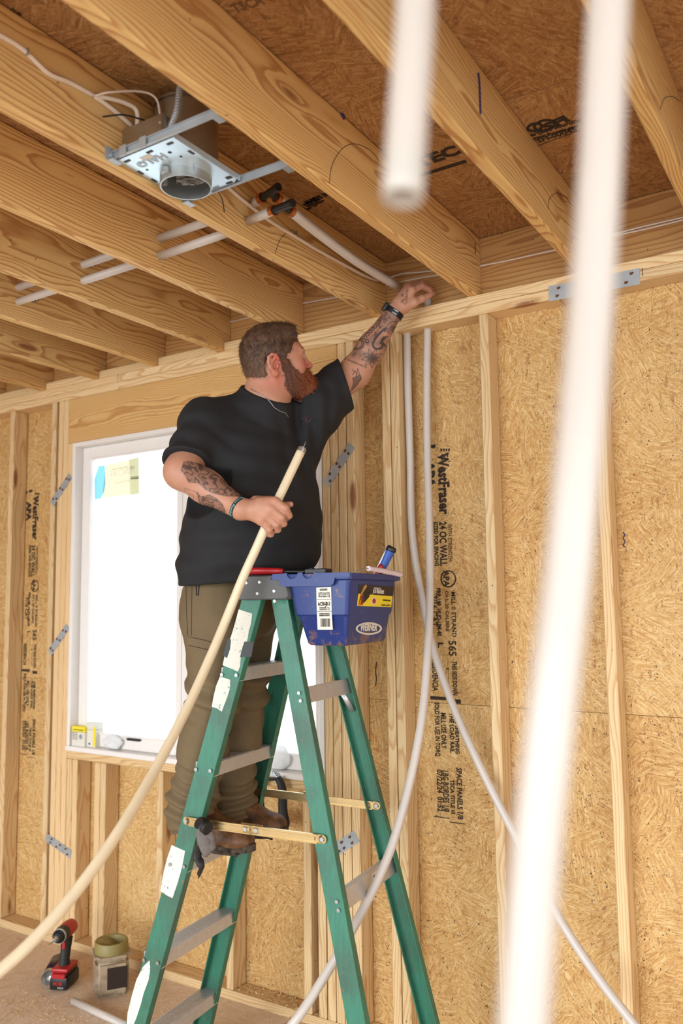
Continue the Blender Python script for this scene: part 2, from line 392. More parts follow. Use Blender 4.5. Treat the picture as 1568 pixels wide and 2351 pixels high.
# ------------------------------------------------------------------ window
win = struct(empty('window_1', ((W0+W1)/2, 0, WZ0)))
def wbx(name, lo, hi, mat='vinyl_white', par=None, bev=.002):
    bm = bmesh.new(); lo, hi = Vector(lo), Vector(hi); bx(bm, (lo+hi)/2, hi-lo)
    o = bmesh_obj(name, bm, mat, par or win, bevel=bev)
    o.matrix_parent_inverse = (par or win).matrix_basis.inverted() if (par or win) == win else Matrix.Identity(4); return o
for (lo, hi) in (((W0+.001, -.004, WZ0), (W0+.022, .1, WZ1-.001)), ((W1-.022, -.004, WZ0), (W1-.001, .1, WZ1-.001)),
                 ((W0+.022, -.004, WZ1-.022), (W1-.022, .1, WZ1-.001))): wbx('jamb', lo, hi)
wbx('stool', (W0+.001, -.012, WZ0-.003), (W1-.001, .1, WZ0+.020))
XM = -1.503
for (a, b) in ((W0+.022, XM), (XM, W1-.022)):
    g0, g1, h0, h1 = a+.058, b-.036 if b == XM else b-.05, WZ0+.082, WZ1-.085
    if a == XM: g0 = a+.036
    wbx('sash_stile', (a+.001, .045, WZ0+.021), (g0, .088, WZ1-.023)); wbx('sash_stile', (g1, .045, WZ0+.021), (b-.001, .088, WZ1-.023))
    wbx('sash_rail', (g0+.0005, .045, WZ0+.021), (g1-.0005, .088, h0)); wbx('sash_rail', (g0+.0005, .045, h1), (g1-.0005, .088, WZ1-.023))
    wbx('glazing_bead', (g0, .038, h0-.004), (g1, .046, h0+.006)); wbx('glazing_bead', (g0, .038, h1-.006), (g1, .046, h1+.004))
s = NT('glass', 0.0); s.b.inputs['Transmission Weight'].default_value = 1; s.b.inputs['IOR'].default_value = 1.02; s.b.inputs['Base Color'].default_value = (.97, .985, .98, 1); MT['glass'] = s.m
panes = []
for (a, b) in ((W0+.08, XM-.036), (XM+.036, W1-.072)):
    bm = bmesh.new(); bx(bm, ((a+b)/2, .066, (WZ0+WZ1)/2), (b-a+.01, .004, WZ1-WZ0-.16)); o = bmesh_obj('pane', bm, 'glass', win); o.matrix_parent_inverse = win.matrix_basis.inverted(); panes.append(o)
# sash latch on the bottom rail
wbx('sash_latch', (-1.83, .028, WZ0+.068), (-1.75, .045, WZ0+.079), 'black_plastic'); wbx('sash_latch_bar', (-1.92, .034, WZ0+.07), (-1.84, .045, WZ0+.078), 'vinyl_white')
# manufacturer film on the pane, seen from behind (mirror writing)
for nm, rgb, tr in (('film_blue', (178, 216, 248), .35), ('film_tan', (236, 228, 204), .35), ('film_clear', (235, 238, 232), .5)):
    s = NT(nm, .4); c = lin(*rgb); s.b.inputs['Base Color'].default_value = c+(1,); s.b.inputs['Emission Color'].default_value = c+(1,)
    tl = s.nd('ShaderNodeBsdfTranslucent'); tl.inputs[0].default_value = c+(1,); mx = s.nd('ShaderNodeMixShader'); mx.inputs[0].default_value = .85
    s.l.new(s.b.outputs[0], mx.inputs[1]); s.l.new(tl.outputs[0], mx.inputs[2]); tp = s.nd('ShaderNodeBsdfTransparent'); tp.inputs[0].default_value = c+(1,); m2 = s.nd('ShaderNodeMixShader'); m2.inputs[0].default_value = .30
    s.l.new(mx.outputs[0], m2.inputs[1]); s.l.new(tp.outputs[0], m2.inputs[2]); s.l.new(m2.outputs[0], s.n['Material Output'].inputs[0]); MT[nm] = s.m
def quad_on(name, pix, Y, mat, parent, th=.0006, y2=0):
    P = [pY(u, v, Y) for u, v in pix]; bm = bmesh.new(); prism(bm, [(p[0], p[2]) for p in P], th, Matrix.Translation((0, Y, 0)))
    bmesh.ops.recalc_face_normals(bm, faces=bm.faces[:])
    o = bmesh_obj(name, bm, mat, parent); o.matrix_parent_inverse = parent.matrix_basis.inverted(); return o
film = quad_on('window_sticker', [(243, 1068), (319, 1050), (320, 1134), (235, 1144)], .0635, 'film_tan', win)
quad_on('sticker_blue_field', [(226, 1070), (241, 1068), (242, 1112), (239, 1128), (232, 1145), (218, 1147), (217, 1102)], .0628, 'film_blue', film)
quad_on('sticker_data_strip', [(296, 1054), (319, 1050), (320, 1134), (299, 1137)], .0625, 'film_clear', film)
quad_on('sticker_rule', [(300, 1095), (328, 1093), (328, 1094.5), (300, 1096.5)], .0618, 'ink', film); quad_on('sticker_rule', [(300, 1098), (318, 1096.6), (318, 1099), (300, 1100.4)], .0618, 'ink', film)
def mtext(body, u, v, u2, v2, size, mat, par, Y=.061, flip=True):
    a, b = pY(u, v, Y), pY(u2, v2, Y); d = Vector(b-a); wd = d.length
    M = frame(a, -d if flip else d, (0, 0, 1) )
    if flip: M = frame(b, d*-1, (0, 0, 1))
    return text(body, size, mat, par, M, 'sticker_lettering', fit=wd)
mtext('WINCORE', 253, 1098, 310, 1085, .052, 'vinyl_white', film); mtext('Windows', 264, 1112, 298, 1107, .026, 'vinyl_white', film)
mtext('5.75', 300, 1077, 309, 1075, .018, 'ink', film); mtext('we\'ve got you covered', 257, 1079, 293, 1072, .008, 'ink', film)
# ------------------------------------------------------------------ mending plates nailed across studs
def plate(pa, pb, wid, y=-.0015, mat='galvanized', nails=6, th=.0018):
    a, b = pY(pa[0], pa[1], y), pY(pb[0], pb[1], y); d = Vector(b-a); L = d.length
    bm = bmesh.new(); bx(bm, (L/2, 0, 0), (L, wid, th))
    o = bmesh_obj('mending_plate', bm, mat, wall); o.matrix_basis = frame(a, d, Vector((0, 0, 1)) if abs(d.normalized().z) < .9 else Vector((1, 0, 0)))
    bm = bmesh.new(); rng = random.Random(int(pa[0]))
    for k in range(nails):
        x = L*(k//2+.5)/((nails+1)//2)+rng.uniform(-.012, .012); yy = (.25 if k % 2 else -.25)*wid
        cyl(bm, (x, yy, -.002), (x, yy, .0045), .0048, n=8)
        cyl(bm, (x+.004, yy, .001), (x+.006, yy+.002, .006), .0025, n=6)
    bmesh_obj('nail_head', bm, 'rust', o)['kind'] = 'stuff'
    return o
plate((119, 1157), (162, 1092), .038); plate((114, 1499), (156, 1438), .038); plate((106, 1922), (163, 1962), .04)
plate((748, 1112), (808, 1022), .04); plate((762, 1957), (819, 1920), .045)
plate((1260, 675), (1469, 634), .055, nails=8)
# ------------------------------------------------------------------ mill stamps on the sheathing, reading downwards
def wallpanel_at(x, z):
    for (x0, x1, z0, z1), o in wallp:
        if x0 <= x <= x1 and z0 <= z <= z1: return o
def stamp(body, u, v, v2, h, mat='ink', bold=.0008, x=None):
    a = pY(u, v, DW); 
    z2 = pY(u, v2, DW)[2]; L = a[2]-z2
    o = wallpanel_at(a[0], (a[2]+z2)/2) or wallpanel_at(a[0], a[2]-.01)
    M = o.matrix_basis.inverted() @ frame((a[0], DW-.0008, a[2]), (0, 0, -1), (1, 0, 0))
    # frame z must face the room
    return text(body, h, mat, o, M, 'mill_stamp', fit=L, bold=bold, thick=.0003)
def bar(u0, v0, u1, v1, mat='ink'):
    a, b = pY(u0, v0, DW), pY(u1, v1, DW); o = wallpanel_at((a[0]+b[0])/2, (a[2]+b[2])/2) or wallp[0][1]
    bm = bmesh.new(); bx(bm, ((a[0]+b[0])/2, DW-.0004, (a[2]+b[2])/2), (abs(b[0]-a[0]), .0006, abs(a[2]-b[2])))
    x = bmesh_obj('mill_stamp', bm, mat, o); x.matrix_parent_inverse = o.matrix_basis.inverted()
def stamps(f, k):
    # f(u, v) maps the right-hand stamp's pixels to where this copy stands
    def S_(b, u, v, v2, h, mat='ink', bold=.0008): 
        (a0, b0), (a1, b1) = f(u, v), f(u, v2); stamp(b, a0, b0, b1, h*k, mat, bold)
    def B_(u0, v0, u1, v1):
        (a0, b0), (a1, b1) = f(u0, v0), f(u1, v1); bar(a0, b0, a1, b1)
    S_('WestFraser', 1006, 1042, 1184, .062, 'ink', .0022)
    S_('24 OC WALL', 1009, 1198, 1300, .040, 'ink', .0012); S_('SIZED FOR SPACING', 996, 1198, 1300, .024)
    S_('WITH STRENGTH', 1028, 1203, 1290, .022, 'ink_soft'); S_('APA', 978, 1062, 1124, .05, 'ink', .003)
    S_('APA', 1018, 1310, 1348, .034, 'ink', .001)
    S_('PRP-108  HUD-UM-40', 1002, 1350, 1460, .024); S_('7/16 CAT', 990, 1366, 1438, .034); S_('MILL 0 STRAND', 1036, 1358, 1462, .024, 'ink', .0004)
    S_('C4 L 20 CALIBRE', 1022, 1356, 1450, .018, 'ink_soft')
    S_('565', 1030, 1470, 1505, .044); S_('L', 1006, 1474, 1486, .03); S_('THIS SIDE DOWN', 1038, 1518, 1596, .026)
    S_('RESIDENCIA', 992, 1515, 1586, .032); 
    S_('SOLD FOR USE IN TORQ', 998, 1612, 1736, .026); S_('MILL USE ONLY', 1012, 1636, 1718, .030); S_('THE LOAD RAIL', 1032, 1636, 1728, .024); S_('OSB SHEATHING', 1044, 1640, 1730, .022)
    S_('07/22/24  01:52', 1003, 1766, 1862, .030); S_('LBG BORDES 1/8', 1016, 1768, 1862, .034); S_('TSCA TITLE VI', 1034, 1790, 1868, .022); S_('SPACE PANELS 1/8', 1048, 1762, 1880, .030)
    B_(984, 1022, 1000, 1028); B_(972, 1026, 978, 1034)
    for i in range(4): B_(1011+i*6, 1030, 1015+i*6, 1036)
    for i in range(6): B_(1013+(i % 3)*6, 1043+(i//3)*8, 1017+(i % 3)*6, 1049+(i//3)*8)
    B_(988, 1598, 1024, 1608); B_(1036, 1605, 1058, 1616); B_(996, 1873, 1032, 1880); B_(1032, 1886, 1068, 1893)
    B_(1029, 1535, 1031, 1590); B_(1024, 1534, 1031, 1537)
stamps(lambda u, v: (u, v), 1.)
# ring round the association mark
def ring(u, v, r):
    c = pY(u, v, DW-.0005); o = wallpanel_at(c[0], c[2]); pts = [(c[0]+math.cos(t)*r, c[1], c[2]+math.sin(t)*r) for t in np.linspace(0, 2*math.pi, 25)]
    x = link('mill_stamp', tubemesh('mill_stamp', pts, .0032, 'ink', 4, sub=1), o); x.matrix_parent_inverse = o.matrix_basis.inverted()
    for vv in x.data.vertices: vv.co.y = c[1]+(vv.co.y-c[1])*.1
ring(1029, 1329, .030)
# the same print on the sheet at the left
p0 = pY(1006, 1042, DW); q0 = pY(77, 1140, DW)
def fL(u, v):
    P = pY(u, v, DW); X = P[0]-p0[0]+q0[0]; Z = P[2]-p0[2]+q0[2]
    Q = np.array([X, DW, Z])-CP; z = Q@AF; return (IW/2+FPX*(Q@AR)/z, IH/2-FPX*(Q@AU)/z)
stamps(fL, 1.); c = fL(1029, 1329); ring(c[0], c[1], .030)
# small lumber stamps and pen marks
def onwall(body, u, v, h, y, right=(1, 0, 0), up=(0, 0, 1), mat='ink_soft', fit=None, nm='grade_stamp'):
    P = pY(u, v, y); return text(body, h, mat, wall, frame(P, right, up), nm, fit=fit)
def penmark(pts, plane, par, r=.0022, mat='marker', nm='pen_mark', flat=None):
    P = [plane(u, v) for u, v in pts]
    return link(nm, tubemesh(nm, P, r, mat, 5, sub=3), par)
penmark([(1475, 615), (1474, 622), (1476, 634)], lambda u, v: pY(u, v, -.0005), wall, .0012)
penmark([(1430, 1222), (1434, 1228), (1431, 1236), (1435, 1244), (1430, 1252), (1436, 1256)], lambda u, v: pY(u, v, DW), wall, .0018)
penmark([(862, 1575), (864, 1558), (862, 1540), (865, 1520)], lambda u, v: pY(u, v, DW), wall, .0022, 'ink')
penmark([(560, 975), (556, 962), (552, 950)], lambda u, v: pY(u, v, -.0005), wall, .001)
# ceiling stamps, seen from below
def cstamp(body, u, v, u2, v2, h, bold=.001, mat='ink'):
    a, b = pZ(u, v, ZT+.0005), pZ(u2, v2, ZT+.0005); d = Vector(b-a)
    c = (a+b)/2; par = next((o for (x0, x1, y0, y1), o in cpan if x0 <= c[0] <= x1 and y0 <= c[1] <= y1), cpan[0][1])
    M = frame(a, (1, 0, 0) if abs(d.y) < d.length*.3 else d, (0, 1, 0)); M = frame(a, d, Vector((0, 0, -1)).cross(d.normalized()))
    return text(body, h, mat, par, par.matrix_basis.inverted() @ M, 'mill_stamp', fit=d.length, bold=bold)
cstamp('SFI', 1256, 300, 1310, 276, .05, .003); cstamp('Certified Sourcing', 1208, 318, 1335, 278, .03); cstamp('www.forests.org', 1222, 322, 1328, 292, .024); cstamp('SFI-00045', 1236, 328, 1326, 300, .034)
cstamp('TEC', 965, 384, 1062, 350, .075, .004); cstamp('TUBE', 690, 492, 745, 460, .055, .003); cstamp('MADE IN', 705, 468, 760, 446, .03, .002)
cstamp('1H2', 14, 24, 36, 40, .03); cstamp('TSCA', 540, 30, 610, 8, .04, .001, 'ink_soft')
def cbar(u0, v0, u1, v1, wd, mat='ink'):
    a, b = pZ(u0, v0, ZT), pZ(u1, v1, ZT); d = Vector(b-a); c = (a+b)/2
    par = next((o for (x0, x1, y0, y1), o in cpan if x0 <= c[0] <= x1 and y0 <= c[1] <= y1), cpan[0][1])
    bm = bmesh.new(); bx(bm, (d.length/2, 0, 0), (d.length, wd, .0008)); o = bmesh_obj('mill_stamp', bm, mat, par)
    o.matrix_basis = par.matrix_basis.inverted() @ frame(a, d, Vector((0, 0, -1)).cross(d.normalized()))
cbar(962, 404, 1070, 370, .018); cbar(1214, 342, 1330, 300, .002); cbar(1206, 330, 1340, 284, .002)
for (u, v, r) in ((1228, 292, .020), (1250, 288, .028)):
    c = pZ(u, v, ZT-.0005); pts = [(c[0]+math.cos(t)*r, c[1]+math.sin(t)*r, c[2]) for t in np.linspace(0, 2*math.pi, 15)]
    link('mill_stamp', tubemesh('mill_stamp', pts, .004, 'ink', 4, sub=1), ceiling)
# pen strokes and pencil arcs on the joists
JX = lambda n: (lambda u, v: pX(u, v, n*S+.0005))
penmark([(1097, 168), (1100, 200), (1102, 262)], JX(1), ceiling, .004); penmark([(783, 262), (790, 272)], JX(0), ceiling, .006)
penmark([(1090, 558), (1091, 582)], JX(0), ceiling, .002)
def arc(n, pts): penmark(pts, JX(n), ceiling, .0009, 'ink', 'pencil_arc')
arc(0, [(756, 420), (762, 380), (785, 342), (815, 330), (850, 345), (872, 372)]); arc(-1, [(632, 582), (642, 552), (660, 533), (675, 528)])
arc(1, [(1258, 480), (1262, 455), (1280, 443), (1300, 455), (1312, 470)]); arc(2, [(1516, 250), (1526, 225), (1545, 222), (1560, 232)])
# ------------------------------------------------------------------ PEX tubing through the joists
def pipe(name, pts, rad, label, group=None, mat='pex', n=16, sub=6, hollow=0, cat='pipe'):
    p0 = Vector(pts[0]); o = link(name, tubemesh(name, [Vector(p)-p0 for p in pts], rad, mat, n, sub=sub, hollow=hollow), None, loc=p0)
    return tag(o, label, cat, group)
RP = .0142

G = 'white supply pipes bored through the joists'
def run(pts, label, **k): return pipe('supply_pipe', pts, RP, label, G, 'pex', sub=1, **k)
run([(-S*2+.0, -.809, 2.805), (-S*4-.6, -.74, 2.84)], 'lower white pipe crossing the left joists, with black rings near its far hole')
run([(-S*2+.0, -.81, 2.868), (-S*4-.6, -.742, 2.895)], 'upper white pipe crossing the left joists, shaded behind the lower run')
run([(-S-T, -.82, 2.806), (-S*2-.0, -.809, 2.805)], 'lower white pipe between lamp joist and the next joist to its left')
run([(-S-T, -.818, 2.868), (-S*2-.0, -.81, 2.868)], 'upper white pipe between lamp joist and the next joist to its left')
q = pX(78, 690, -S*4+.02)
bm = bmesh.new()
for dx in (0, .016): cyl(bm, (-1.575+dx, -.7415, 2.8355), (-1.566+dx, -.7415, 2.8355), .0147, n=16, caps=False)
tag(bmesh_obj('marking_ring', bm, 'black_plastic', None), 'pair of black marker rings around the lowest white pipe', 'marking')
# two tees with copper rings at the lamp joist
def tee(x0, y0, z0, x1, y1, z1, bdir, label):
    t = empty('pipe_tee', (x0, y0, z0)); tag(t, label, 'pipe fitting', 'black tees with copper rings beside the lamp joist')
    A = Vector((0, 0, 0)); B = Vector((x1-x0, y1-y0, z1-z0)); d = B.normalized(); L = B.length
    link('stub', tubemesh('stub', [A, d*(L-.09)], RP, 'pex', 16, sub=1), t)
    bm = bmesh.new(); cyl(bm, d*(L-.105), d*(L-.088), .0168, n=20); bmesh_obj('crimp_ring', bm, 'copper', t, smooth=True)
    bm = bmesh.new(); cyl(bm, d*(L-.089), d*L, .0118, n=20); cyl(bm, d*(L-.016), d*(L+.002), .0128, n=20); cyl(bm, d*(L-.092), d*(L-.086), .0135, n=20)
    C = d*(L-.045); bd = Vector(bdir).normalized(); cyl(bm, C, C+bd*.035, .0115, n=20); prism(bm, [(-.03, 0), (.03, 0), (0, .03)], .004, frame(C, d, bd.cross(d)) )
    bmesh_obj('body', bm, 'black_plastic', t, smooth=True)
    bm = bmesh.new(); cyl(bm, C+bd*.030, C+bd*.046, .0168, n=20); bmesh_obj('crimp_ring', bm, 'copper', t, smooth=True)
    return Vector((x0, y0, z0))+C+bd*.036
e1 = tee(-.4058, -.838, 2.811, -.185, -.905, 2.782, (.0, 1, .05), 'lower black pipe tee with bright copper ring, nearer the worker')
e2 = tee(-.4058, -.816, 2.874, -.262, -.87, 2.868, (.0, 1, -.1), 'upper black pipe tee with dull ring, behind the other tee')
hnd = dep(925, 668, 3.17)
pipe('supply_pipe', [e1, Vector(pZ(720, 528, 2.79)), Vector(pZ(820, 602, 2.79)), pY(915, 660, -.06)], RP, 'white pipe slanting from the lower tee to the worker\'s raised hand', sub=4, hollow=.8)
pipe('supply_pipe', [e2, pZ(716, 520, 2.865), pZ(818, 598, 2.865), pY(912, 655, .02)], RP, 'white pipe hidden behind the slanting one, from the upper tee')
# stub between thumb and finger, the two drops in the wall and the loose tail
hz = pY(985, 690, .03)
def P3(l): return [Vector(p) for p in l]
pA = P3([(-.222, .045, 2.79), (-.223, .045, 2.72), (-.225, .044, 2.677), pY(980, 900, .035), pY(981, 1050, .02), pY(985, 1200, -.03), pY(987, 1350, -.09), pY(983, 1480, -.16), pY(970, 1640, -.25), pY(940, 1800, -.33), pY(893, 1960, -.42), pY(822, 2110, -.52), pY(740, 2250, -.62), pY(672, 2351, -.70), pY(560, 2480, -.78)])
pipe('supply_pipe', pA, RP, 'white pipe rising to the thumb, bending left across the ladder leg', 'white pipes hanging down from the top plate', 'pex', sub=8, hollow=.8)
pB = P3([(-.315, .045, 2.79), (-.316, .045, 2.68), (-.316, .045, 2.4), (-.313, .045, 2.17), pY(946, 1220, .042), pY(966, 1360, .035), pY(998, 1500, .0), pY(1052, 1650, -.03), pY(1122, 1800, -.06), pY(1200, 1950, -.09), pY(1285, 2110, -.12), pY(1370, 2240, -.15), pY(1455, 2351, -.18), pY(1560, 2480, -.2)])
pipe('supply_pipe', pB, RP, 'white pipe leaving the top plate by the double stud, sweeping right to the floor', 'white pipes hanging down from the top plate', 'pex', sub=8)
for (P, w_) in ((pA, .045), (pB, .045)):
    c = Vector((P[2].x, w_, ZP-2*T)); bm = bmesh.new(); rg = random.Random(3)
    for k in range(26):
        a = rg.uniform(0, 6.28); r0 = .014; r1 = rg.uniform(.017, .027)
        p0_ = c+Vector((math.cos(a)*r0, math.sin(a)*r0, -.0005)); p1_ = c+Vector((math.cos(a)*r1, math.sin(a)*r1, -rg.uniform(.001, .009)))
        cyl(bm, p0_, p1_, .0011, .0003, 4)
    o = bmesh_obj('wood_fray', bm, 'pine_stud', wall); o['kind'] = 'stuff'
# the piece the worker holds: runs down to the left out of the picture
pC = P3([dep(692, 1034, 2.66), dep(655, 1112, 2.63), dep(622, 1182, 2.605), dep(590, 1255, 2.60), dep(556, 1330, 2.60), dep(518, 1425, 2.58), dep(478, 1520, 2.52), dep(430, 1625, 2.42), dep(360, 1760, 2.26), dep(275, 1905, 2.08), dep(180, 2040, 1.95), dep(80, 2155, 1.85), dep(-20, 2245, 1.78), dep(-160, 2350, 1.7)])
hp = pipe('supply_pipe', pC, RP, 'cream pipe held in the lower hand, curving down across the left edge', None, 'pex_cream', sub=8)
bm = bmesh.new(); d = (pC[0]-pC[1]).normalized(); cyl(bm, pC[0]-d*.006, pC[0]+d*.006, .0148, n=20); cyl(bm, pC[0]+d*.006, pC[0]+d*.010, .0118, n=20)
o = bmesh_obj('end_ring', bm, 'steel', hp, smooth=True); o.matrix_parent_inverse = Matrix.Translation(-pC[0])
o = link('wire_tip', tubemesh('wire_tip', [pC[0]+d*.008, pC[0]+d*.02+Vector((.002, 0, 0)), pC[0]+d*.032], .0016, 'steel', 6), hp); o.matrix_parent_inverse = Matrix.Translation(-pC[0])
# out-of-focus tubing right in front of the camera
pipe('hanging_pipe', [dep(1412, -160, .60), dep(1398, 0, .575), dep(1380, 350, .555), dep(1357, 700, .535), dep(1332, 1000, .515), dep(1305, 1300, .50), dep(1270, 1600, .485), dep(1232, 1950, .475), dep(1202, 2351, .465), dep(1185, 2500, .46)], RP, 'long blurred white pipe hanging close to the camera at right', 'blurred pipes close to the camera', 'pex', n=24)
pipe('hanging_pipe', [dep(968, -500, .66), dep(955, 0, .60), dep(938, 250, .58), dep(924, 455, .57)], RP, 'short blurred white pipe with an open end, hanging from the top edge', 'blurred pipes close to the camera', 'pex', n=24, hollow=.8)
# ------------------------------------------------------------------ cables
def cable(pts, label, r=(.0058, .003), nm='cable', group=None, mat='cable', sub=6):
    p0 = Vector(pts[0]); o = link(nm, tubemesh(nm, [Vector(p)-p0 for p in pts], [r, r], mat, 8, sub=sub), None, loc=p0); return tag(o, label, 'cable', group)
zc = 2.86
ly = lambda u, v: pX(u, v, -S+.006)
h0 = ly(217, 221)
cable([ly(-20, 70), ly(50, 112), ly(110, 168), ly(160, 190), h0], 'white flat cable stapled along the lamp joist, running up to the left')
cx0 = pZ(312, 296, 2.84); cx1 = pZ(368, 268, 2.86)
cable([h0, pX(250, 226, -.385), pX(290, 238, -.372), pX(314, 256, -.366), pX(314, 300, -.375)], 'inner loop of white cable entering the lamp junction box', group='white cables into the lamp box')
cable([h0, pX(250, 212, -.37), pX(320, 210, -.34), pX(358, 226, -.32), pX(369, 272, -.318)], 'outer loop of white cable arching over the lamp junction box', group='white cables into the lamp box')
cable([h0, pX(262, 254, -.396), pX(306, 292, -.394)], 'straight white cable slipping behind the lamp junction box', group='white cables into the lamp box')
cable([ly(520, 428), ly(560, 462), ly(620, 508), ly(672, 540), ly(730, 575), ly(790, 608), ly(835, 632), ly(868, 645)], 'white cable stapled along the lamp joist towards the wall')
cable([pX(236, 268, -.385), pX(285, 264, -.37), pX(338, 278, -.36)], 'thin black wire behind the lamp junction box', (.0022, .0022), 'wire', mat='black_plastic')
cable([pZ(498, 436, 2.775), dep(510, 458, 2.4), dep(515, 487, 2.42)], 'thin dark wire hanging below the lamp plate', (.0018, .0018), 'wire', mat='black_plastic')
def rc(pix, label): 
    return cable([pY(u, v, .046) for u, v in pix], label, (.0055, .003), group='white cables along the band joist')
rc([(1098, 611), (1160, 599), (1260, 577), (1330, 562)], 'single white cable right of the central joist')
rc([(1330, 556), (1405, 538), (1480, 519), (1580, 496)], 'upper of two white cables at the right edge')
rc([(1320, 560), (1405, 542), (1480, 526), (1580, 502)], 'lower of two white cables at the right edge')
rc([(886, 640), (925, 628), (960, 625), (1003, 620), (1060, 612)], 'upper white cable above the raised hand')
rc([(876, 658), (925, 646), (975, 636), (1030, 628)], 'lower white cable above the raised hand')
rc([(690, 697), (730, 690), (790, 680)], 'short white cable left of the lamp joist end'); rc([(505, 743), (545, 735), (590, 724)], 'short white cable just above and left of the hair')
rc([(367, 766), (385, 763), (410, 757)], 'shortest white cable between the far left joists')
for (u, v), lb in (((678, 536), 'small metal staple over the cable right of the pipe tees'), ((60, 120), 'small metal staple over the cable near the left edge')):
    c = ly(u, v); bm = bmesh.new(); bx(bm, c+np.array([.004, 0, 0]), (.01, .002, .016)); tag(bmesh_obj('cable_staple', bm, 'steel'), lb, 'staple')
# ------------------------------------------------------------------ recessed light with bar hangers
can = empty('recessed_light', (-.31, -1.21, 2.76)); tag(can, 'open steel recessed light housing hung between two ceiling joists on bar hangers', 'light fitting')
def cn(name, bm, mat, sm=True, bev=0, par=None, **k):
    o = bmesh_obj(name, bm, mat, par or can, smooth=sm, bevel=bev); 
    if not par: o.matrix_parent_inverse = Matrix.Translation(-can.location)
    return o
zc = 2.762; hc = Vector(pZ(427, 410, zc)); hr = .069
# frame plate with a round hole
p = [Vector(pZ(u, v, zc)) for u, v in ((393, 322), (266, 374), (332, 412), (478, 449), (532, 420))]
x0, x1, y0, y1 = -.405, -.205, -1.375, -1.118
bm = bmesh.new(); N = 32; outer = []; inner = []
cx, cy = hc.x, hc.y
for k in range(N):
    a = 2*math.pi*k/N; ca, sa = math.cos(a), math.sin(a)
    t = min([((x1-cx)/ca if ca > 0 else (x0-cx)/ca) if abs(ca) > 1e-6 else 9, ((y1-cy)/sa if sa > 0 else (y0-cy)/sa) if abs(sa) > 1e-6 else 9])
    t = max(t, hr+.004); outer.append((cx+ca*t, cy+sa*t)); inner.append((cx+ca*hr, cy+sa*hr))
for a in range(N):
    for zz, fl in ((zc, 0), (zc+.0012, 1)):
        v = [bm.verts.new((x, y, zz)) for x, y in (outer[a], outer[(a+1) % N], inner[(a+1) % N], inner[a])]; bm.faces.new(v if fl else v[::-1])
for (xx, yy) in ((x0, y0), (x1, y0), (x0, y1), (x1, y1)):
    k = min(range(N), key=lambda i: (outer[i][0]-xx)**2+(outer[i][1]-yy)**2)
bx(bm, ((x0+x1)/2, (y0+cy-hr)/2, zc+.0006), (x1-x0, cy-hr-y0, .0012)); bx(bm, ((x0+x1)/2, y0, zc+.008), (x1-x0, .0015, .016)); bx(bm, (x1, (y0+y1)/2, zc+.008), (.0015, y1-y0, .016))
plt = cn('frame_plate', bm, 'plate_bright', False)
bm = bmesh.new()
for (xx, yy, a, b) in ((-.38, -1.36, .02, .008), (-.30, -1.36, .02, .008), (-.23, -1.36, .02, .008), (-.215, -1.30, .008, .02), (-.395, -1.30, .008, .02), (-.395, -1.25, .008, .02), (-.36, -1.335, .008, .008), (-.26, -1.33, .008, .008), (-.25, -1.30, .006, .006), (-.37, -1.30, .006, .006), (-.218, -1.15, .018, .012), (-.235, -1.128, .02, .008)):
    bx(bm, (xx, yy, zc-.0006), (a, b, .0008))
cn('punched_slot', bm, 'dark_label', False)['kind'] = 'stuff'
t_ = text('HALO', .036, 'galvanized', can, frame(Vector(pZ(372, 352, zc-.001)), Vector(pZ(322, 372, zc))-Vector(pZ(372, 352, zc)), Vector((0, 0, -1)).cross(Vector(pZ(322, 372, zc))-Vector(pZ(372, 352, zc)))), 'embossed_lettering', bold=.001); t_.matrix_parent_inverse = Matrix.Translation(-can.location)
bm = bmesh.new(); bx(bm, (-.325, -1.345, zc-.0006), (.035, .018, .0006)); cn('paper_label', bm, 'white_paper', False)
# housing can and collar
bm = bmesh.new(); H1 = zc+.19
r = bmesh.ops.create_cone(bm, cap_ends=False, segments=40, radius1=.086, radius2=.086, depth=.175); bmesh.ops.translate(bm, verts=r['verts'], vec=(cx, cy, zc+.1)); 
r = bmesh.ops.create_circle(bm, cap_ends=True, segments=40, radius=.086); bmesh.ops.translate(bm, verts=r['verts'], vec=(cx, cy, H1))
cyl(bm, (cx, cy, H1-.006), (cx, cy, H1+.001), .09, n=40, caps=False)
cn('housing', bm, 'can_steel')
bm = bmesh.new(); cyl(bm, (cx, cy, zc-.026), (cx, cy, zc+.03), hr, n=40, caps=False); cyl(bm, (cx, cy, zc-.026), (cx, cy, zc+.03), hr-.0025, n=40, caps=False)
for zz in (zc-.026,):
    o1 = [bm.verts.new((cx+math.cos(2*math.pi*k/40)*hr, cy+math.sin(2*math.pi*k/40)*hr, zz)) for k in range(40)]; i1 = [bm.verts.new((cx+math.cos(2*math.pi*k/40)*(hr-.004), cy+math.sin(2*math.pi*k/40)*(hr-.004), zz)) for k in range(40)]
    for k in range(40): bm.faces.new((o1[k], i1[k], i1[(k+1) % 40], o1[(k+1) % 40]))
cn('collar', bm, 'steel')
bm = bmesh.new(); cyl(bm, (cx, cy, zc-.0), (cx, cy, zc+.12), hr-.006, n=40, caps=False)
cn('inner_liner', bm, 'steel'); bm = bmesh.new(); cyl(bm, (cx, cy, zc+.119), (cx, cy, zc+.121), hr-.005, n=40); cn('inner_cap', bm, 'steel')
bm = bmesh.new(); 
for k in range(14): 
    a0 = math.radians(60+k*7); 
    v = [bm.verts.new((cx+math.cos(a)*(hr-.0075), cy+math.sin(a)*(hr-.0075), z)) for a, z in ((a0, zc+.012), (a0+math.radians(7), zc+.012), (a0+math.radians(7), zc+.085), (a0, zc+.085))]; bm.faces.new(v)
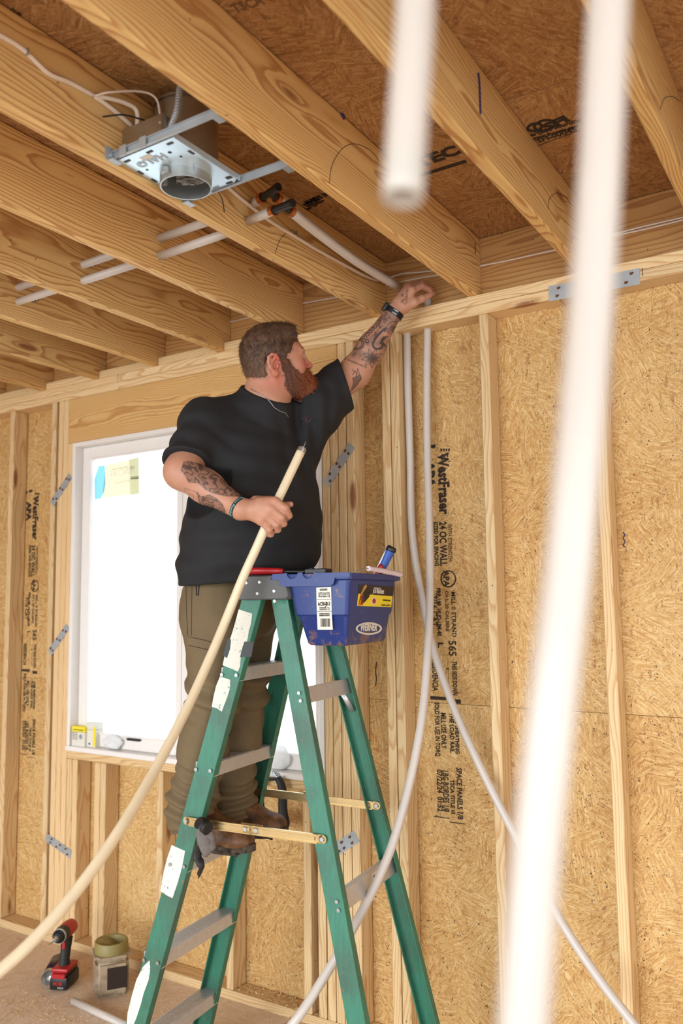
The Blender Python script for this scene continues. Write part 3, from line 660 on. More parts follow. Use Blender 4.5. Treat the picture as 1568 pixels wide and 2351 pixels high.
s = NT('printed_label', .6); f = s.noise(s.mp(s.obj(), (60, 60, 380)), 1, 1); s.color(s.mix(s.ramp(f, [(.5, 0), (.56, 1)]), lin(196, 190, 180)+(1,), lin(92, 86, 80)+(1,))); MT['printed_label'] = s.m
lbl = cn('inner_label', bm, 'printed_label')
bm = bmesh.new()
for a in (200, 250, 330, 20): bx(bm, (cx+math.cos(math.radians(a))*(hr-.006), cy+math.sin(math.radians(a))*(hr-.006), zc+.01), (.012, .012, .04))
for a in (215, 300, 350): 
    q = Vector((cx+math.cos(math.radians(a))*(hr-.008), cy+math.sin(math.radians(a))*(hr-.008), zc-.008)); cyl(bm, q, q+Vector((0, 0, .006)), .004, n=8)
cn('spring_clip', bm, 'galvanized', False)
bm = bmesh.new(); cyl(bm, (cx+.0, cy-hr-.006, zc-.018), (cx, cy-hr-.006, zc-.004), .010, n=14); cyl(bm, (cx, cy-hr-.012, zc-.011), (cx, cy-hr-.002, zc-.011), .004, n=8); cn('thumb_screw', bm, 'steel')
# junction box
bm = bmesh.new(); bx(bm, (-.335, -1.325, zc+.058), (.145, .06, .078)); jb = cn('junction_box', bm, 'can_steel', False, .003)
bm = bmesh.new()
for (xx, zz) in ((-.27, .07), (-.27, .045), (-.4, .03)): cyl(bm, (xx, -1.357, zc+zz), (xx, -1.354, zc+zz), .0035, n=8)
bx(bm, (-.262, -1.33, zc+.06), (.004, .006, .014)); cn('box_screw', bm, 'galvanized', False)
# flexible conduit from box to housing top
P0 = Vector((-.262, -1.33, zc+.06)); P1 = Vector((cx+.03, cy-.05, H1+.012))
pts = [P0, P0.lerp(P1, .35)+Vector((.03, -.02, 0)), P0.lerp(P1, .7)+Vector((.035, -.03, .02)), P1]
me = tubemesh('conduit', pts, [.0075 if i % 2 else .0095 for i in range(60)], 'galvanized', 10, sub=40); o = link('flexible_conduit', me, can); o.matrix_parent_inverse = Matrix.Translation(-can.location)
# bar hangers
for (yy, zz, xa, xb) in ((y0-.012, zc+.006, -.404, -.042), (y1+.006, zc+.006, -.404, -.042)):
    bm = bmesh.new(); bx(bm, ((xa+xb)/2, yy, zz), (xb-xa, .002, .020)); bx(bm, ((xa+xb)/2, yy-.004, zz+.009), (xb-xa, .008, .002)); bx(bm, ((xa+xb)/2-.05, yy-.003, zz-.009), ((xb-xa)*.6, .007, .002))
    for xx in (-.36, -.29): bx(bm, (xx, yy-.007, zz), (.022, .004, .028))
    h = cn('bar_hanger', bm, 'galvanized', False)
    for xx, sg in ((xa, -1), (xb, 1)):
        bm = bmesh.new(); bx(bm, (xx+sg*.001, yy, zz+.004), (.002, .05, .034)); bx(bm, (xx-sg*.008, yy, zz-.016), (.022, .034, .002)); 
        cyl(bm, (xx-sg*.006, yy-.008, zz+.0), (xx+sg*.002, yy-.008, zz+.0), .005, n=10)
        f_ = bmesh_obj('nail_foot', bm, 'galvanized', can, bevel=.0006); f_.matrix_parent_inverse = Matrix.Translation(-can.location)
# ------------------------------------------------------------------ step ladder
LX, LY, LTH = -.4466, -.4774, .1066
LA = Vector((math.cos(LTH), math.sin(LTH), 0)); LW_ = Vector((-math.sin(LTH), math.cos(LTH), 0))
def LP(A, s_, z): return Vector((LX, LY, 0))+LA*A+LW_*s_+Vector((0, 0, z))
def rail(kind, side, z):
    t = 1.66-z
    if kind == 0: return LP(-(.105+t*.2961), side*(.1632+t*.0487), z)
    return LP(-.0276+t*.2392+.012, side*(.1577+t*.0606), z)
def zof(kind, side, v):
    z = 1.2
    def pv(z):
        Q = np.array(rail(kind, side, z))-CP; return IH/2-FPX*(Q@AU)/(Q@AF)
    for _ in range(8): a, b = pv(z), pv(z+.001); z += (v-a)/((b-a)/.001)
    return z
s = NT('fiberglass_green', .42); o_ = s.obj(); n1 = s.noise(s.mp(o_, (120, 120, 14)), 1, 4, .7); n2 = s.noise(o_, 6, 4, .6); n3 = s.noise(o_, 70, 3)
c = s.mix(n1, lin(28, 98, 76)+(1,), lin(70, 138, 112)+(1,)); c = s.mix(s.ramp(n2, [(.47, 0), (.66, .62)]), c, lin(66, 84, 70)+(1,))
c = s.mix(s.ma('MULTIPLY', s.ramp(n3, [(.66, 0), (.72, .8)]), s.ramp(n2, [(.5, 0), (.6, 1)])), c, lin(140, 98, 72)+(1,)); s.color(c); s.bump(n1, .2, .001); MT['fiberglass_green'] = s.m
s = NT('worn_label', .6); n1 = s.noise(s.obj(), 55, 5, .75); n2 = s.noise(s.mp(s.obj(), (300, 300, 60)), 1, 2)
c = s.mix(s.ramp(n1, [(.61, 0), (.64, 1)]), lin(226, 222, 208)+(1,), lin(96, 150, 132)+(1,)); c = s.mix(s.ramp(n2, [(.68, 0), (.72, .7)]), c, lin(90, 88, 84)+(1,)); s.color(c); MT['worn_label'] = s.m
simple('cap_gray', (88, 88, 86), .55, 0, .18, 25, .1); simple('bucket_blue', (36, 62, 132), .42, 0, .1, 30)
lad = empty('step_ladder', LP(0, 0, 0), (0, 0, LTH)); tag(lad, 'worn green fiberglass step ladder with aluminium treads under the worker', 'ladder')
LI = Matrix.Rotation(-LTH, 4, 'Z') @ Matrix.Translation(-LP(0, 0, 0))
def lobj(name, bm, mat, sm=False, bev=0, par=None, label=None):
    o = bmesh_obj(name, bm, mat, par or lad, smooth=sm, bevel=bev)
    if not par: o.matrix_parent_inverse = LI.copy()
    if label: o['label'] = label
    return o
def channel(kind, side, hw, fl):
    top, bot = rail(kind, side, 1.655), rail(kind, side, .0)
    d = (top-bot).normalized(); wv = LW_*side; av = d.cross(wv).normalized()
    if av.dot(LA) < 0: av = -av
    wo = av.cross(d).normalized()
    if wo.dot(wv) < 0: wo = -wo
    th = .0042; bm = bmesh.new()
    sec = [(-hw, 0), (hw, 0), (hw, -fl), (hw-th, -fl), (hw-th, -th), (-hw+th, -th), (-hw+th, -fl), (-hw, -fl)]
    a = [bm.verts.new(bot+av*x+wo*y) for x, y in sec]; b = [bm.verts.new(top+av*x+wo*y) for x, y in sec]; n = len(sec)
    bm.faces.new(a); bm.faces.new(b[::-1])
    for i in range(n): bm.faces.new((a[i], b[i], b[(i+1) % n], a[(i+1) % n]))
    bmesh.ops.recalc_face_normals(bm, faces=bm.faces[:])
    o = lobj('front_rail' if kind == 0 else 'rear_rail', bm, 'fiberglass_green', bev=.0012)
    return o, d, av, wo
R = {}
for kind in (0, 1):
    for side in (-1, 1): R[kind, side] = channel(kind, side, .036 if kind == 0 else .030, .030)
for (k_, s_), (o, d, av, wo) in R.items():
    bm = bmesh.new(); c = rail(k_, s_, .02); bx(bm, (0, 0, 0), (.085, .045, .04), frame(c-wo*.012, av, wo)); lobj('foot', bm, 'black_rubber', bev=.005)
# treads
for k in range(5):
    zb = 1.3729-k*.3048
    if zb < .02: break
    a, b = rail(0, -1, zb), rail(0, 1, zb); L = (b-a).length-.010; c = (a+b)/2
    bm = bmesh.new(); wd = .068; cx_ = LA*(.003)
    M_ = frame(c+cx_, LW_, LA*-1)
    bx(bm, (0, 0, .041), (L, wd, .003), M_)
    for q in np.linspace(-wd/2+.006, wd/2-.006, 9): bx(bm, (0, q, .0435), (L, .0035, .0022), M_)
    bx(bm, (0, -wd/2, .021), (L, .0028, .042), M_); bx(bm, (0, wd/2, .021), (L, .0028, .042), M_)
    st = lobj('tread', bm, 'aluminum', bev=0)
    for s_ in (-1, 1):
        for o_r in (.030, -.026):
            bm = bmesh.new(); p_ = c+LW_*s_*(L/2+.006)+LA*o_r+Vector((0, 0, .02)); cyl(bm, p_, p_+LW_*s_*.004, .006, n=12); lobj('rivet', bm, 'steel', True)
# rear cross bars
for va, vb, h in ((1592, 1580, .05), (1740, None, 0), (2085, 1975, .055)):
    if not h: continue
    za = (zof(1, -1, va)+zof(1, 1, vb))/2; a, b = rail(1, -1, za), rail(1, 1, za); L = (b-a).length-.008
    d = R[1, 1][1]; bm = bmesh.new(); up = (R[1, 1][1]+R[1, -1][1]).normalized()
    M_ = frame((a+b)/2+LA*.012, LW_, up); bx(bm, (0, 0, 0), (L, h, .0025), M_); bx(bm, (0, h/2, -.011), (L, .0025, .022), M_)
    o = lobj('rear_cross_bar', bm, 'aluminum')
    if va > 2000:
        bm = bmesh.new(); bx(bm, (L*.17, 0, .0018), (.085, .036, .0006), M_); lb = lobj('warning_label', bm, 'white_paper')
        t1 = text('Werner', .016, 'ink', lad, M_ @ Matrix.Translation((L*.17-.036, .0, .0024)), 'label_lettering', fit=.05, bold=.0006); t1.matrix_parent_inverse = LI.copy()
        t1 = text('MADE IN MEXICO', .008, 'ink', lad, M_ @ Matrix.Translation((L*.17-.036, -.012, .0024)), 'label_lettering', fit=.05); t1.matrix_parent_inverse = LI.copy()
    else:
        for s_, q in ((1, b), (-1, a)):
            q2 = rail(1, s_, za-.085)-LW_*s_*.014; q1 = (a+b)/2+LW_*s_*(L*.36)+Vector((0, 0, -.018))
            o = link('knee_brace', tubemesh('knee_brace', [q1+LA*.006, q2+LA*.006], [(.010, .0015), (.010, .0015)], 'aluminum', 6, sub=1), lad); o.matrix_parent_inverse = LI.copy()
    for s_, q in ((1, b), (-1, a)):
        for zz in (.012, -.012):
            bm = bmesh.new(); p_ = q+up*zz+LA*.012; cyl(bm, p_, p_+LW_*s_*.006, .0055, n=12); lobj('rivet', bm, 'steel', True)
# spreaders
for side, vf, vr, off in ((-1, 1884, 1925, .007), (1, 1815, 1848, -.010)):
    zf, zr = zof(0, side, vf), zof(1, side, vr); a = rail(0, side, zf)+LW_*side*off-LA*.012; b = rail(1, side, zr)+LW_*side*off+LA*.004
    mid = a.lerp(b, .5)
    for (p_, q_, nm) in ((a, mid+(b-a).normalized()*.02, 'spreader_arm'), (mid-(b-a).normalized()*.02, b, 'spreader_arm')):
        dd = (q_-p_); bm = bmesh.new(); M_ = frame(p_+LW_*side*(.0 if nm else 0), dd, Vector((0, 0, 1)))
        L = dd.length
        bx(bm, (L/2, 0, 0), (L, .026, .003), M_); bx(bm, (L/2, .012, .004), (L-.03, .003, .008), M_); bx(bm, (L/2, -.012, .004), (L-.03, .003, .008), M_); bx(bm, (L/2, 0, .004), (L-.05, .010, .003), M_)
        for xx in (0, L): cyl(bm, M_ @ Vector((xx, 0, -.0015)), M_ @ Vector((xx, 0, .0015)), .013, n=16)
        lobj(nm, bm, 'zinc_gold', bev=0)
    dd = b-a; M_ = frame(mid, dd, Vector((0, 0, 1))); bm = bmesh.new(); bx(bm, (0, 0, -.004), (.078, .034, .003), M_); bx(bm, (0, .016, -.001), (.078, .003, .009), M_)
    lobj('spreader_hinge', bm, 'zinc_gold', bev=.002)
    for p_ in (a, b, mid+dd.normalized()*.02, mid-dd.normalized()*.02): bm = bmesh.new(); cyl(bm, p_-LW_*.008, p_+LW_*.008, .0065, n=12); lobj('rivet', bm, 'steel', True)
# top cap
bm = bmesh.new()
prof = [(-.148, 1.634), (.034, 1.634), (.044, 1.648), (.026, 1.706), (.016, 1.712), (-.120, 1.712), (-.130, 1.704)]
prism(bm, prof, .385, Matrix.Translation(LP(0, 0, 0)) @ Matrix.Rotation(LTH, 4, 'Z')); bmesh.ops.recalc_face_normals(bm, faces=bm.faces[:])
cap = lobj('top_cap', bm, 'cap_gray', True, .004)
for (A, z) in ((-.112, 1.689), (-.062, 1.690), (-.008, 1.661), (-.07, 1.654), (-.006, 1.629)): bm = bmesh.new(); p_ = LP(A, -.1925, z); cyl(bm, p_, p_-LW_*.004, .0072, .005, n=14); lobj('cap_rivet', bm, 'steel', True)
bm = bmesh.new(); bx(bm, LP(.055, -.08, 1.67), (.04, .10, .05)); lobj('bucket_latch', bm, 'black_plastic')
# worn paper labels and black tape on the near front rail
def on_rail(pix, mat, nm, lift=.001):
    o, d, av, wo = R[0, -1]; P0 = rail(0, -1, 1.0)+wo*lift; n_ = np.array(wo)
    pts = []
    for u, v in pix:
        r_ = ray(u, v); t_ = ((np.array(P0)-CP)@n_)/(r_@n_); pts.append(Vector(CP+t_*r_))
    bm = bmesh.new(); a = [bm.verts.new(p_) for p_ in pts]; b = [bm.verts.new(p_-wo*.0008) for p_ in pts]; bm.faces.new(a); bm.faces.new(b[::-1])
    for i in range(len(a)): bm.faces.new((a[i], a[(i+1) % len(a)], b[(i+1) % len(a)], b[i]))
    bmesh.ops.recalc_face_normals(bm, faces=bm.faces[:]); return lobj(nm, bm, mat)
on_rail([(548, 1399), (579, 1409), (576, 1432), (571, 1450), (566, 1480), (553, 1505), (551, 1530), (546, 1542), (530, 1535), (511, 1527), (517, 1500), (524, 1475), (530, 1462), (537, 1440)], 'worn_label', 'paper_label')
on_rail([(505, 1553), (529, 1561), (528, 1580), (521, 1603), (514, 1620), (509, 1634), (498, 1626), (486, 1623), (490, 1600), (496, 1575)], 'worn_label', 'paper_label')
on_rail([(394, 1940), (425, 1954), (418, 1990), (410, 2020), (396, 2062), (385, 2057), (368, 2046), (376, 2000), (384, 1970)], 'worn_label', 'paper_label')
on_rail([(343, 2205), (345, 2225), (341, 2250), (330, 2280), (322, 2310), (312, 2340), (303, 2360), (290, 2360), (293, 2325), (303, 2285), (313, 2250), (328, 2220)], 'worn_label', 'paper_label')
on_rail([(523, 1466), (530, 1468), (528, 1490), (521, 1511), (512, 1505), (517, 1485)], 'black_plastic', 'electrical_tape', .0016)
on_rail([(561, 1473), (583, 1473), (577, 1508), (551, 1509), (554, 1495)], 'black_plastic', 'electrical_tape', .0016)
# rag tied to the spreader
rg = empty('tied_rag', dep(470, 1905, 2.62)); tag(rg, 'grey and black rag knotted round the near spreader arm', 'rag')
def rag(name, pix, wid, mat, dp=2.60, th=.008):
    pts = [Vector(dep(u, v, dp+.01*math.sin(i*2.)))-rg.location for i, (u, v) in enumerate(pix)]
    me = tubemesh(name, pts, [(w_*.5, th*.6) if i % 2 == 0 else (w_*.42, th*.85) for i, w_ in enumerate(wid)], mat, 12, sub=5)
    for v_ in me.vertices:
        k = math.sin(v_.co.x*420)*math.cos(v_.co.z*330); v_.co += Vector((k*.0018, k*.0018, k*.0012))
    return link(name, me, rg)
simple('rag_gray', (112, 104, 98), .85, 0, .3, 120, .4)
rag('knot', [(455, 1888), (467, 1895), (478, 1903)], [.035, .05, .04], 'black_rubber', 2.605, .03)
rag('gray_flap', [(462, 1896), (466, 1920), (474, 1950), (470, 1962)], [.03, .05, .04, .02], 'rag_gray', 2.60, .014)
rag('gray_flap', [(470, 1900), (482, 1925), (480, 1945), (476, 1956)], [.025, .045, .04, .012], 'rag_gray', 2.605, .014)
rag('black_tail', [(462, 1935), (452, 1965), (462, 1985), (456, 2012)], [.02, .035, .024, .008], 'black_rubber', 2.61, .010)
# ------------------------------------------------------------------ bucket on the cap
def loft(bm, rings, close=True, mi=0):
    L = [[bm.verts.new(p_) for p_ in r_] for r_ in rings]; n = len(L[0])
    for a, b in zip(L, L[1:]):
        for i in range(n):
            f_ = bm.faces.new((a[i], a[(i+1) % n], b[(i+1) % n], b[i])); f_.material_index = mi
    return L
def rrect(A0, A1, s0, s1, z, r=.016, n=4):
    pts = []
    for cxx, cyy, a0 in ((A1-r, s1-r, 0), (A0+r, s1-r, 90), (A0+r, s0+r, 180), (A1-r, s0+r, 270)):
        for k in range(n+1):
            a = math.radians(a0+90*k/n); pts.append(LP(cxx+r*math.cos(a), cyy+r*math.sin(a), z))
    return pts
bk = empty('tool_bucket', LP(.14, 0, 1.49), (0, 0, LTH)); tag(bk, 'dirty blue plastic tool bucket hung on the ladder top', 'bucket')
BI = Matrix.Rotation(-LTH, 4, 'Z') @ Matrix.Translation(-LP(.14, 0, 1.49))
def bobj(name, bm, mat, sm=False, bev=0, par=None):
    bmesh.ops.recalc_face_normals(bm, faces=bm.faces[:])
    o = bmesh_obj(name, bm, mat, par or bk, smooth=sm, bevel=bev)
    if not par: o.matrix_parent_inverse = BI.copy()
    return o
s = NT('bucket_blue', .4); o_ = s.obj(); n1 = s.noise(o_, 26, 5, .7); n2 = s.noise(o_, 160, 2); x_, y_, z_ = s.sep(o_)
geo = s.nd('ShaderNodeNewGeometry'); gz = s.sep(geo.outputs['Position'])[2]
low = s.ma('SUBTRACT', 1., s.ma('DIVIDE', s.ma('SUBTRACT', gz, 1.49), .07), clamp=True)
f_ = s.ramp(s.ma('ADD', n1, s.ma('MULTIPLY', low, .16)), [(.62, 0), (.70, .75)])
c = s.mix(f_, lin(30, 52, 118)+(1,), lin(128, 96, 74)+(1,)); c = s.mix(s.ramp(n2, [(.70, 0), (.75, .5)]), c, lin(120, 118, 116)+(1,)); s.color(c); MT['bucket_blue'] = s.m
bm = bmesh.new()
loft(bm, [rrect(.02, .268, -.198, .200, 1.712), rrect(.022, .266, -.196, .198, 1.694), rrect(.036, .252, -.184, .186, 1.690), rrect(.055, .243, -.178, .172, 1.586), rrect(.064, .238, -.171, .166, 1.580), rrect(.088, .226, -.160, .150, 1.496), rrect(.094, .220, -.154, .144, 1.490)])
bm.faces.new([bm.verts.new(p_) for p_ in rrect(.094, .220, -.154, .144, 1.490)])
loft(bm, [rrect(.02, .268, -.198, .200, 1.712), rrect(.044, .246, -.176, .178, 1.712), rrect(.075, .23, -.166, .16, 1.60), rrect(.098, .216, -.15, .14, 1.50)])
bm.faces.new([bm.verts.new(p_) for p_ in rrect(.098, .216, -.15, .14, 1.50)][::-1])
bmesh.ops.remove_doubles(bm, verts=bm.verts[:], dist=.0002)
bobj('body', bm, 'bucket_blue', True)
# hanging apron of the rim on the near side with two half-round cut-outs
pr = [(-.010, .0), (-.010, -.018), (.012, -.018), (.020, -.036), (.028, -.040), (.196, -.040), (.206, -.034), (.212, -.016), (.262, -.014), (.262, 0)]
top = []
for c0 in (.118, .062):
    for k in range(9): a = math.pi*k/8; top.append((c0+.02*math.cos(a), -.02*math.sin(a)+.003))
bm = bmesh.new(); prism(bm, [(x, z+1.714) for x, z in pr+[(.15, .0)]+top+[(.02, 0)]], .004, Matrix.Translation(LP(0, -.200, 0)) @ Matrix.Rotation(LTH, 4, 'Z'))
bobj('rim_apron', bm, 'bucket_blue')
bm = bmesh.new()
for (a_, s_) in ((.03, -.19), ): bx(bm, LP(.005, -.10, 1.700), (.03, .20, .006), None)
bobj('rim_hook', bm, 'bucket_blue', bev=.001)
# labels
def facefr(u, v, A_or_s, const, lift=.0015):
    """pixel to a point on one of the two bucket faces; face plane through three loft points"""
    if A_or_s == 'near': P0, P1, P2 = LP(.05, -.184-.0, 1.690), LP(.24, -.184, 1.690), LP(.14, -.178, 1.586)
    elif A_or_s == 'near2': P0, P1, P2 = LP(.09, -.171, 1.580), LP(.22, -.171, 1.580), LP(.15, -.160, 1.496)
    elif A_or_s == 'side': P0, P1, P2 = LP(.252, -.17, 1.690), LP(.252, .17, 1.690), LP(.243, 0, 1.586)
    else: P0, P1, P2 = LP(.238, -.16, 1.580), LP(.238, .16, 1.580), LP(.226, 0, 1.496)
    n_ = (P1-P0).cross(P0-P2).normalized(); 
    if n_.dot(Vector(-AF)) < 0: n_ = -n_
    P0 = P0+n_*lift; r_ = ray(u, v); t_ = ((np.array(P0)-CP)@np.array(n_))/(r_@np.array(n_)); return Vector(CP+t_*r_), n_
def sticker(face, pix, mat, nm, lift=.0012, par=None):
    pts = []; 
    for u, v in pix: p_, n_ = facefr(u, v, face, 0, lift); pts.append(p_)
    bm = bmesh.new(); a = [bm.verts.new(p_) for p_ in pts]; b = [bm.verts.new(p_-n_*.0008) for p_ in pts]; bm.faces.new(a); bm.faces.new(b[::-1])
    for i in range(len(a)): bm.faces.new((a[i], a[(i+1) % len(a)], b[(i+1) % len(a)], b[i]))
    return bobj(nm, bm, mat)
def ftext(face, body, u, v, u2, v2, size, mat, lift=.0022, bold=0):
    a, n_ = facefr(u, v, face, 0, lift); b, _ = facefr(u2, v2, face, 0, lift); d = b-a
    o = text(body, size, mat, bk, frame(a, d, n_.cross(d)), 'lettering', fit=d.length, bold=bold); o.matrix_parent_inverse = BI.copy(); return o
sticker('near', [(726, 1349), (760, 1348), (761, 1380), (762, 1416), (764, 1446), (729, 1446), (727, 1395)], 'white_paper', 'paper_label', .0022)
for (u, v, u2, v2) in ((728, 1376, 760, 1375), (728, 1404, 761, 1403)): sticker('near', [(u, v), (u2, v2), (u2, v2+1), (u, v+1)], 'ink', 'label_rule', .0028)
ftext('near', 'WERNER', 734, 1357, 752, 1356, .010, 'ink', .003); 
for (y_, t_) in ((1363, 'Do NOT exceed 25 lbs.'), (1367, 'NO exceda 11 kg'), (1371, 'NE pas depasser 11 kg')): ftext('near', t_, 731, y_, 757, y_-.5, .006, 'ink', .003)
ftext('near', 'AC50-JB-3', 730, 1391, 758, 1390, .016, 'ink', .003, .0004)
for (y_, t_) in ((1397, 'WERNER CO.'), (1401, 'GREENVILLE, PA'), (1411, 'ASSEMBLED IN MEXICO'), (1415, 'ENSAMBLADO EN MEXICO')): ftext('near', t_, 733, y_, 757, y_-.5, .006, 'ink', .003)
x_ = 736
rb = random.Random(5)
while x_ < 757:
    w_ = rb.choice((.6, .9, 1.5)); sticker('near', [(x_, 1420), (x_+w_, 1420), (x_+w_+.4, 1439), (x_+.4, 1439)], 'ink', 'barcode_bar', .0028); x_ += w_+rb.choice((.7, 1.1))
bar_ = sticker('side', [(825, 1342), (904, 1347), (901, 1369), (823, 1363)], 'dark_label', 'product_label', .0015)
sticker('side', [(823, 1363), (901, 1369), (898, 1394), (820, 1391)], 'yellow', 'product_label', .0015)
ftext('side', 'Job', 856, 1361, 864, 1362, .022, 'white_paper', .0025); ftext('side', 'Bucket', 865, 1362, 881, 1363, .022, 'white_paper', .0025, .0006)
ftext('side', 'LOCK-IN', 859, 1353, 873, 1354, .010, 'white_paper', .0025)
ftext('side', 'HOLDS MORE TOOLS', 879, 1379, 896, 1381, .007, 'dark_label', .0025); ftext('side', 'lockin system', 876, 1391, 896, 1391, .009, 'dark_label', .0025)
sticker('side', [(830, 1362), (838, 1345), (842, 1342), (846, 1348), (851, 1357), (848, 1370), (838, 1382), (830, 1388), (828, 1375)], 'black_rubber', 'printed_picture', .0022)
sticker('side', [(828, 1363), (836, 1345), (841, 1342), (843, 1347), (835, 1358), (829, 1370)], 'zinc_gold', 'printed_picture', .0026)
for k in range(3): sticker('side', [(823+k*4, 1390), (828+k*3, 1364), (829+k*3, 1364), (825+k*4, 1390)], 'red_plastic', 'printed_picture', .0024)
def oval(face, u, v, ru, rv, mat, lift, n=28, rot=0, nm='oval_logo'): return sticker(face, [(u+ru*math.cos(a), v+rv*math.sin(a)+rot*math.cos(a)) for a in np.linspace(0, 2*math.pi, n, endpoint=False)], mat, nm, lift)
oval('side', 859, 1380, 5.2, 9, 'white_paper', .0024); oval('side', 859, 1380, 4, 6, 'red_plastic', .0028)
oval('side2', 847, 1443, 30, 14.5, 'white_paper', .0016); oval('side2', 847, 1443, 25.5, 10.5, 'bucket_blue', .0021)
ftext('side2', 'WERNER', 827, 1448, 866, 1447, .030, 'white_paper', .0030, .0012)
# wire bail with a plastic grip
bp = [dep(812, 1318, 2.57), dep(826, 1309, 2.58), dep(840, 1305, 2.60), dep(845, 1306, 2.61)]
o = link('bail', tubemesh('bail', bp, .0022, 'steel', 8), bk); o.matrix_parent_inverse = BI.copy()
g = [dep(845, 1305, 2.61), dep(870, 1309, 2.68), dep(900, 1315, 2.78), dep(921, 1320, 2.84)]
simple('grip_lilac', (226, 208, 220), .45, 0, .12, 60)
o = link('bail_grip', tubemesh('bail_grip', g, [.0075, .008, .0085, .0085, .008], 'grip_lilac', 14), bk); o.matrix_parent_inverse = BI.copy()
# cutter standing in the bucket
ct = empty('tubing_cutter', dep(878, 1330, 2.78)); tag(ct, 'blue and red handled cutter standing upright in the bucket', 'cutter')
def cpart(nm, pix, rad, mat, dp=2.78, n=12):
    return link(nm, tubemesh(nm, [Vector(dep(u, v, dp))-ct.location for u, v in pix], rad, mat, n, sub=3), ct)
cpart('blue_handle', [(868, 1322), (880, 1298), (893, 1270), (900, 1258)], [(.011, .012), (.014, .014), (.0165, .015), (.0165, .014)], 'blue_grip')
cpart('end_cap', [(896, 1266), (899, 1259), (901, 1255)], [(.018, .016), (.018, .016), (.014, .012)], 'black_plastic')
cpart('metal_edge', [(854, 1325), (868, 1300), (882, 1272), (891, 1257)], [.0025, .003, .003, .002], 'vinyl_white', 2.775)
cpart('red_handle', [(864, 1326), (870, 1310), (877, 1297)], [(.008, .012), (.011, .012), (.009, .01)], 'red_plastic', 2.765)
cpart('jaw', [(862, 1322), (860, 1352), (856, 1385)], [.012, .010, .006], 'steel', 2.80)
# pliers across the cap
pl = empty('expansion_pliers', LP(-.07, -.1, 1.712)); tag(pl, 'black crimping pliers with two red dipped handles lying across the ladder cap', 'pliers')
def ppart(nm, pts, rad, mat): return link(nm, tubemesh(nm, [LP(*p_)-pl.location for p_ in pts], rad, mat, 14, sub=4), pl)
ppart('red_handle', [(-.175, -.12, 1.724), (-.12, -.122, 1.724), (-.06, -.125, 1.724)], [(.008, .009), (.0105, .011), (.0105, .011), (.009, .009)], 'red_plastic')
ppart('red_handle', [(-.118, -.165, 1.726), (-.09, -.166, 1.727), (-.02, -.155, 1.725), (.0, -.15, 1.724)], [(.009, .011), (.0115, .013), (.010, .011), (.008, .009)], 'red_plastic')
ppart('arm', [(-.005, -.15, 1.724), (.05, -.14, 1.722), (.09, -.13, 1.722)], [.0055, .005, .006], 'black_plastic')
ppart('arm', [(-.06, -.125, 1.724), (.02, -.12, 1.721), (.09, -.12, 1.722)], [.0055, .005, .006], 'black_plastic')
bm = bmesh.new(); bx(bm, (0, 0, 0), (.075, .05, .016), frame(LP(.115, -.125, 1.722)-pl.location, LA, LW_)); cyl(bm, LP(.09, -.125, 1.712)-pl.location, LP(.09, -.125, 1.734)-pl.location, .011, n=14)
bmesh_obj('jaw', bm, 'black_plastic', pl, bevel=.003)
# ------------------------------------------------------------------ implicit-surface mesher for soft shapes
A3 = lambda p: np.array(p, float)
def f_cap(a, b, r1, r2):
    a, b = A3(a), A3(b); d = b-a; dd = d@d+1e-12
    def f(P):
        q = P-a; t = np.clip((q@d)/dd, 0, 1); return np.linalg.norm(q-t[:, None]*d, axis=1)-(r1+(r2-r1)*t)
    return f, (a+b)/2, np.sqrt(dd)/2+max(r1, r2)
def f_ell(c, r, M=None):
    c, r = A3(c), A3(r); M = np.eye(3) if M is None else np.array(M, float)   # rows = local axes
    def f(P):
        q = (P-c)@M.T; k0 = np.linalg.norm(q/r, axis=1)+1e-9; k1 = np.linalg.norm(q/(r*r), axis=1)+1e-9; return k0*(k0-1)/k1
    return f, c, r.max()
def f_box(c, h, M=None, rad=.01):
    c, h = A3(c), A3(h); M = np.eye(3) if M is None else np.array(M, float)
    def f(P):
        q = np.abs((P-c)@M.T)-(h-rad); return np.linalg.norm(np.maximum(q, 0), axis=1)+np.minimum(q.max(axis=1), 0)-rad
    return f, c, np.linalg.norm(h)
def f_plane(p, n):
    p, n = A3(p), A3(n); n = n/np.linalg.norm(n)
    return (lambda P: (P-p)@n), p, 1e3
def smin(a, b, k):
    if k <= 0: return np.minimum(a, b)
    h = np.clip(.5+.5*(b-a)/k, 0, 1); return b*(1-h)+a*h-k*h*(1-h)
def sdf_eval(ops, P):
    d = np.full(len(P), 9.)
    ctr = P.mean(0); rad = np.abs(P-ctr).max()*1.8
    for (f, c, R), mode, k in ops:
        if mode == 'u':
            if np.linalg.norm(ctr-c)-R > rad+.06+k: continue
            d = smin(d, f(P), k)
        elif mode == 's':
            if np.linalg.norm(ctr-c)-R > rad+.06+k: continue
            d = -smin(-d, f(P), k)
        elif mode == 'i': d = -smin(-d, -f(P), k)
        elif mode == 'd': d = d+f(P)
    return d
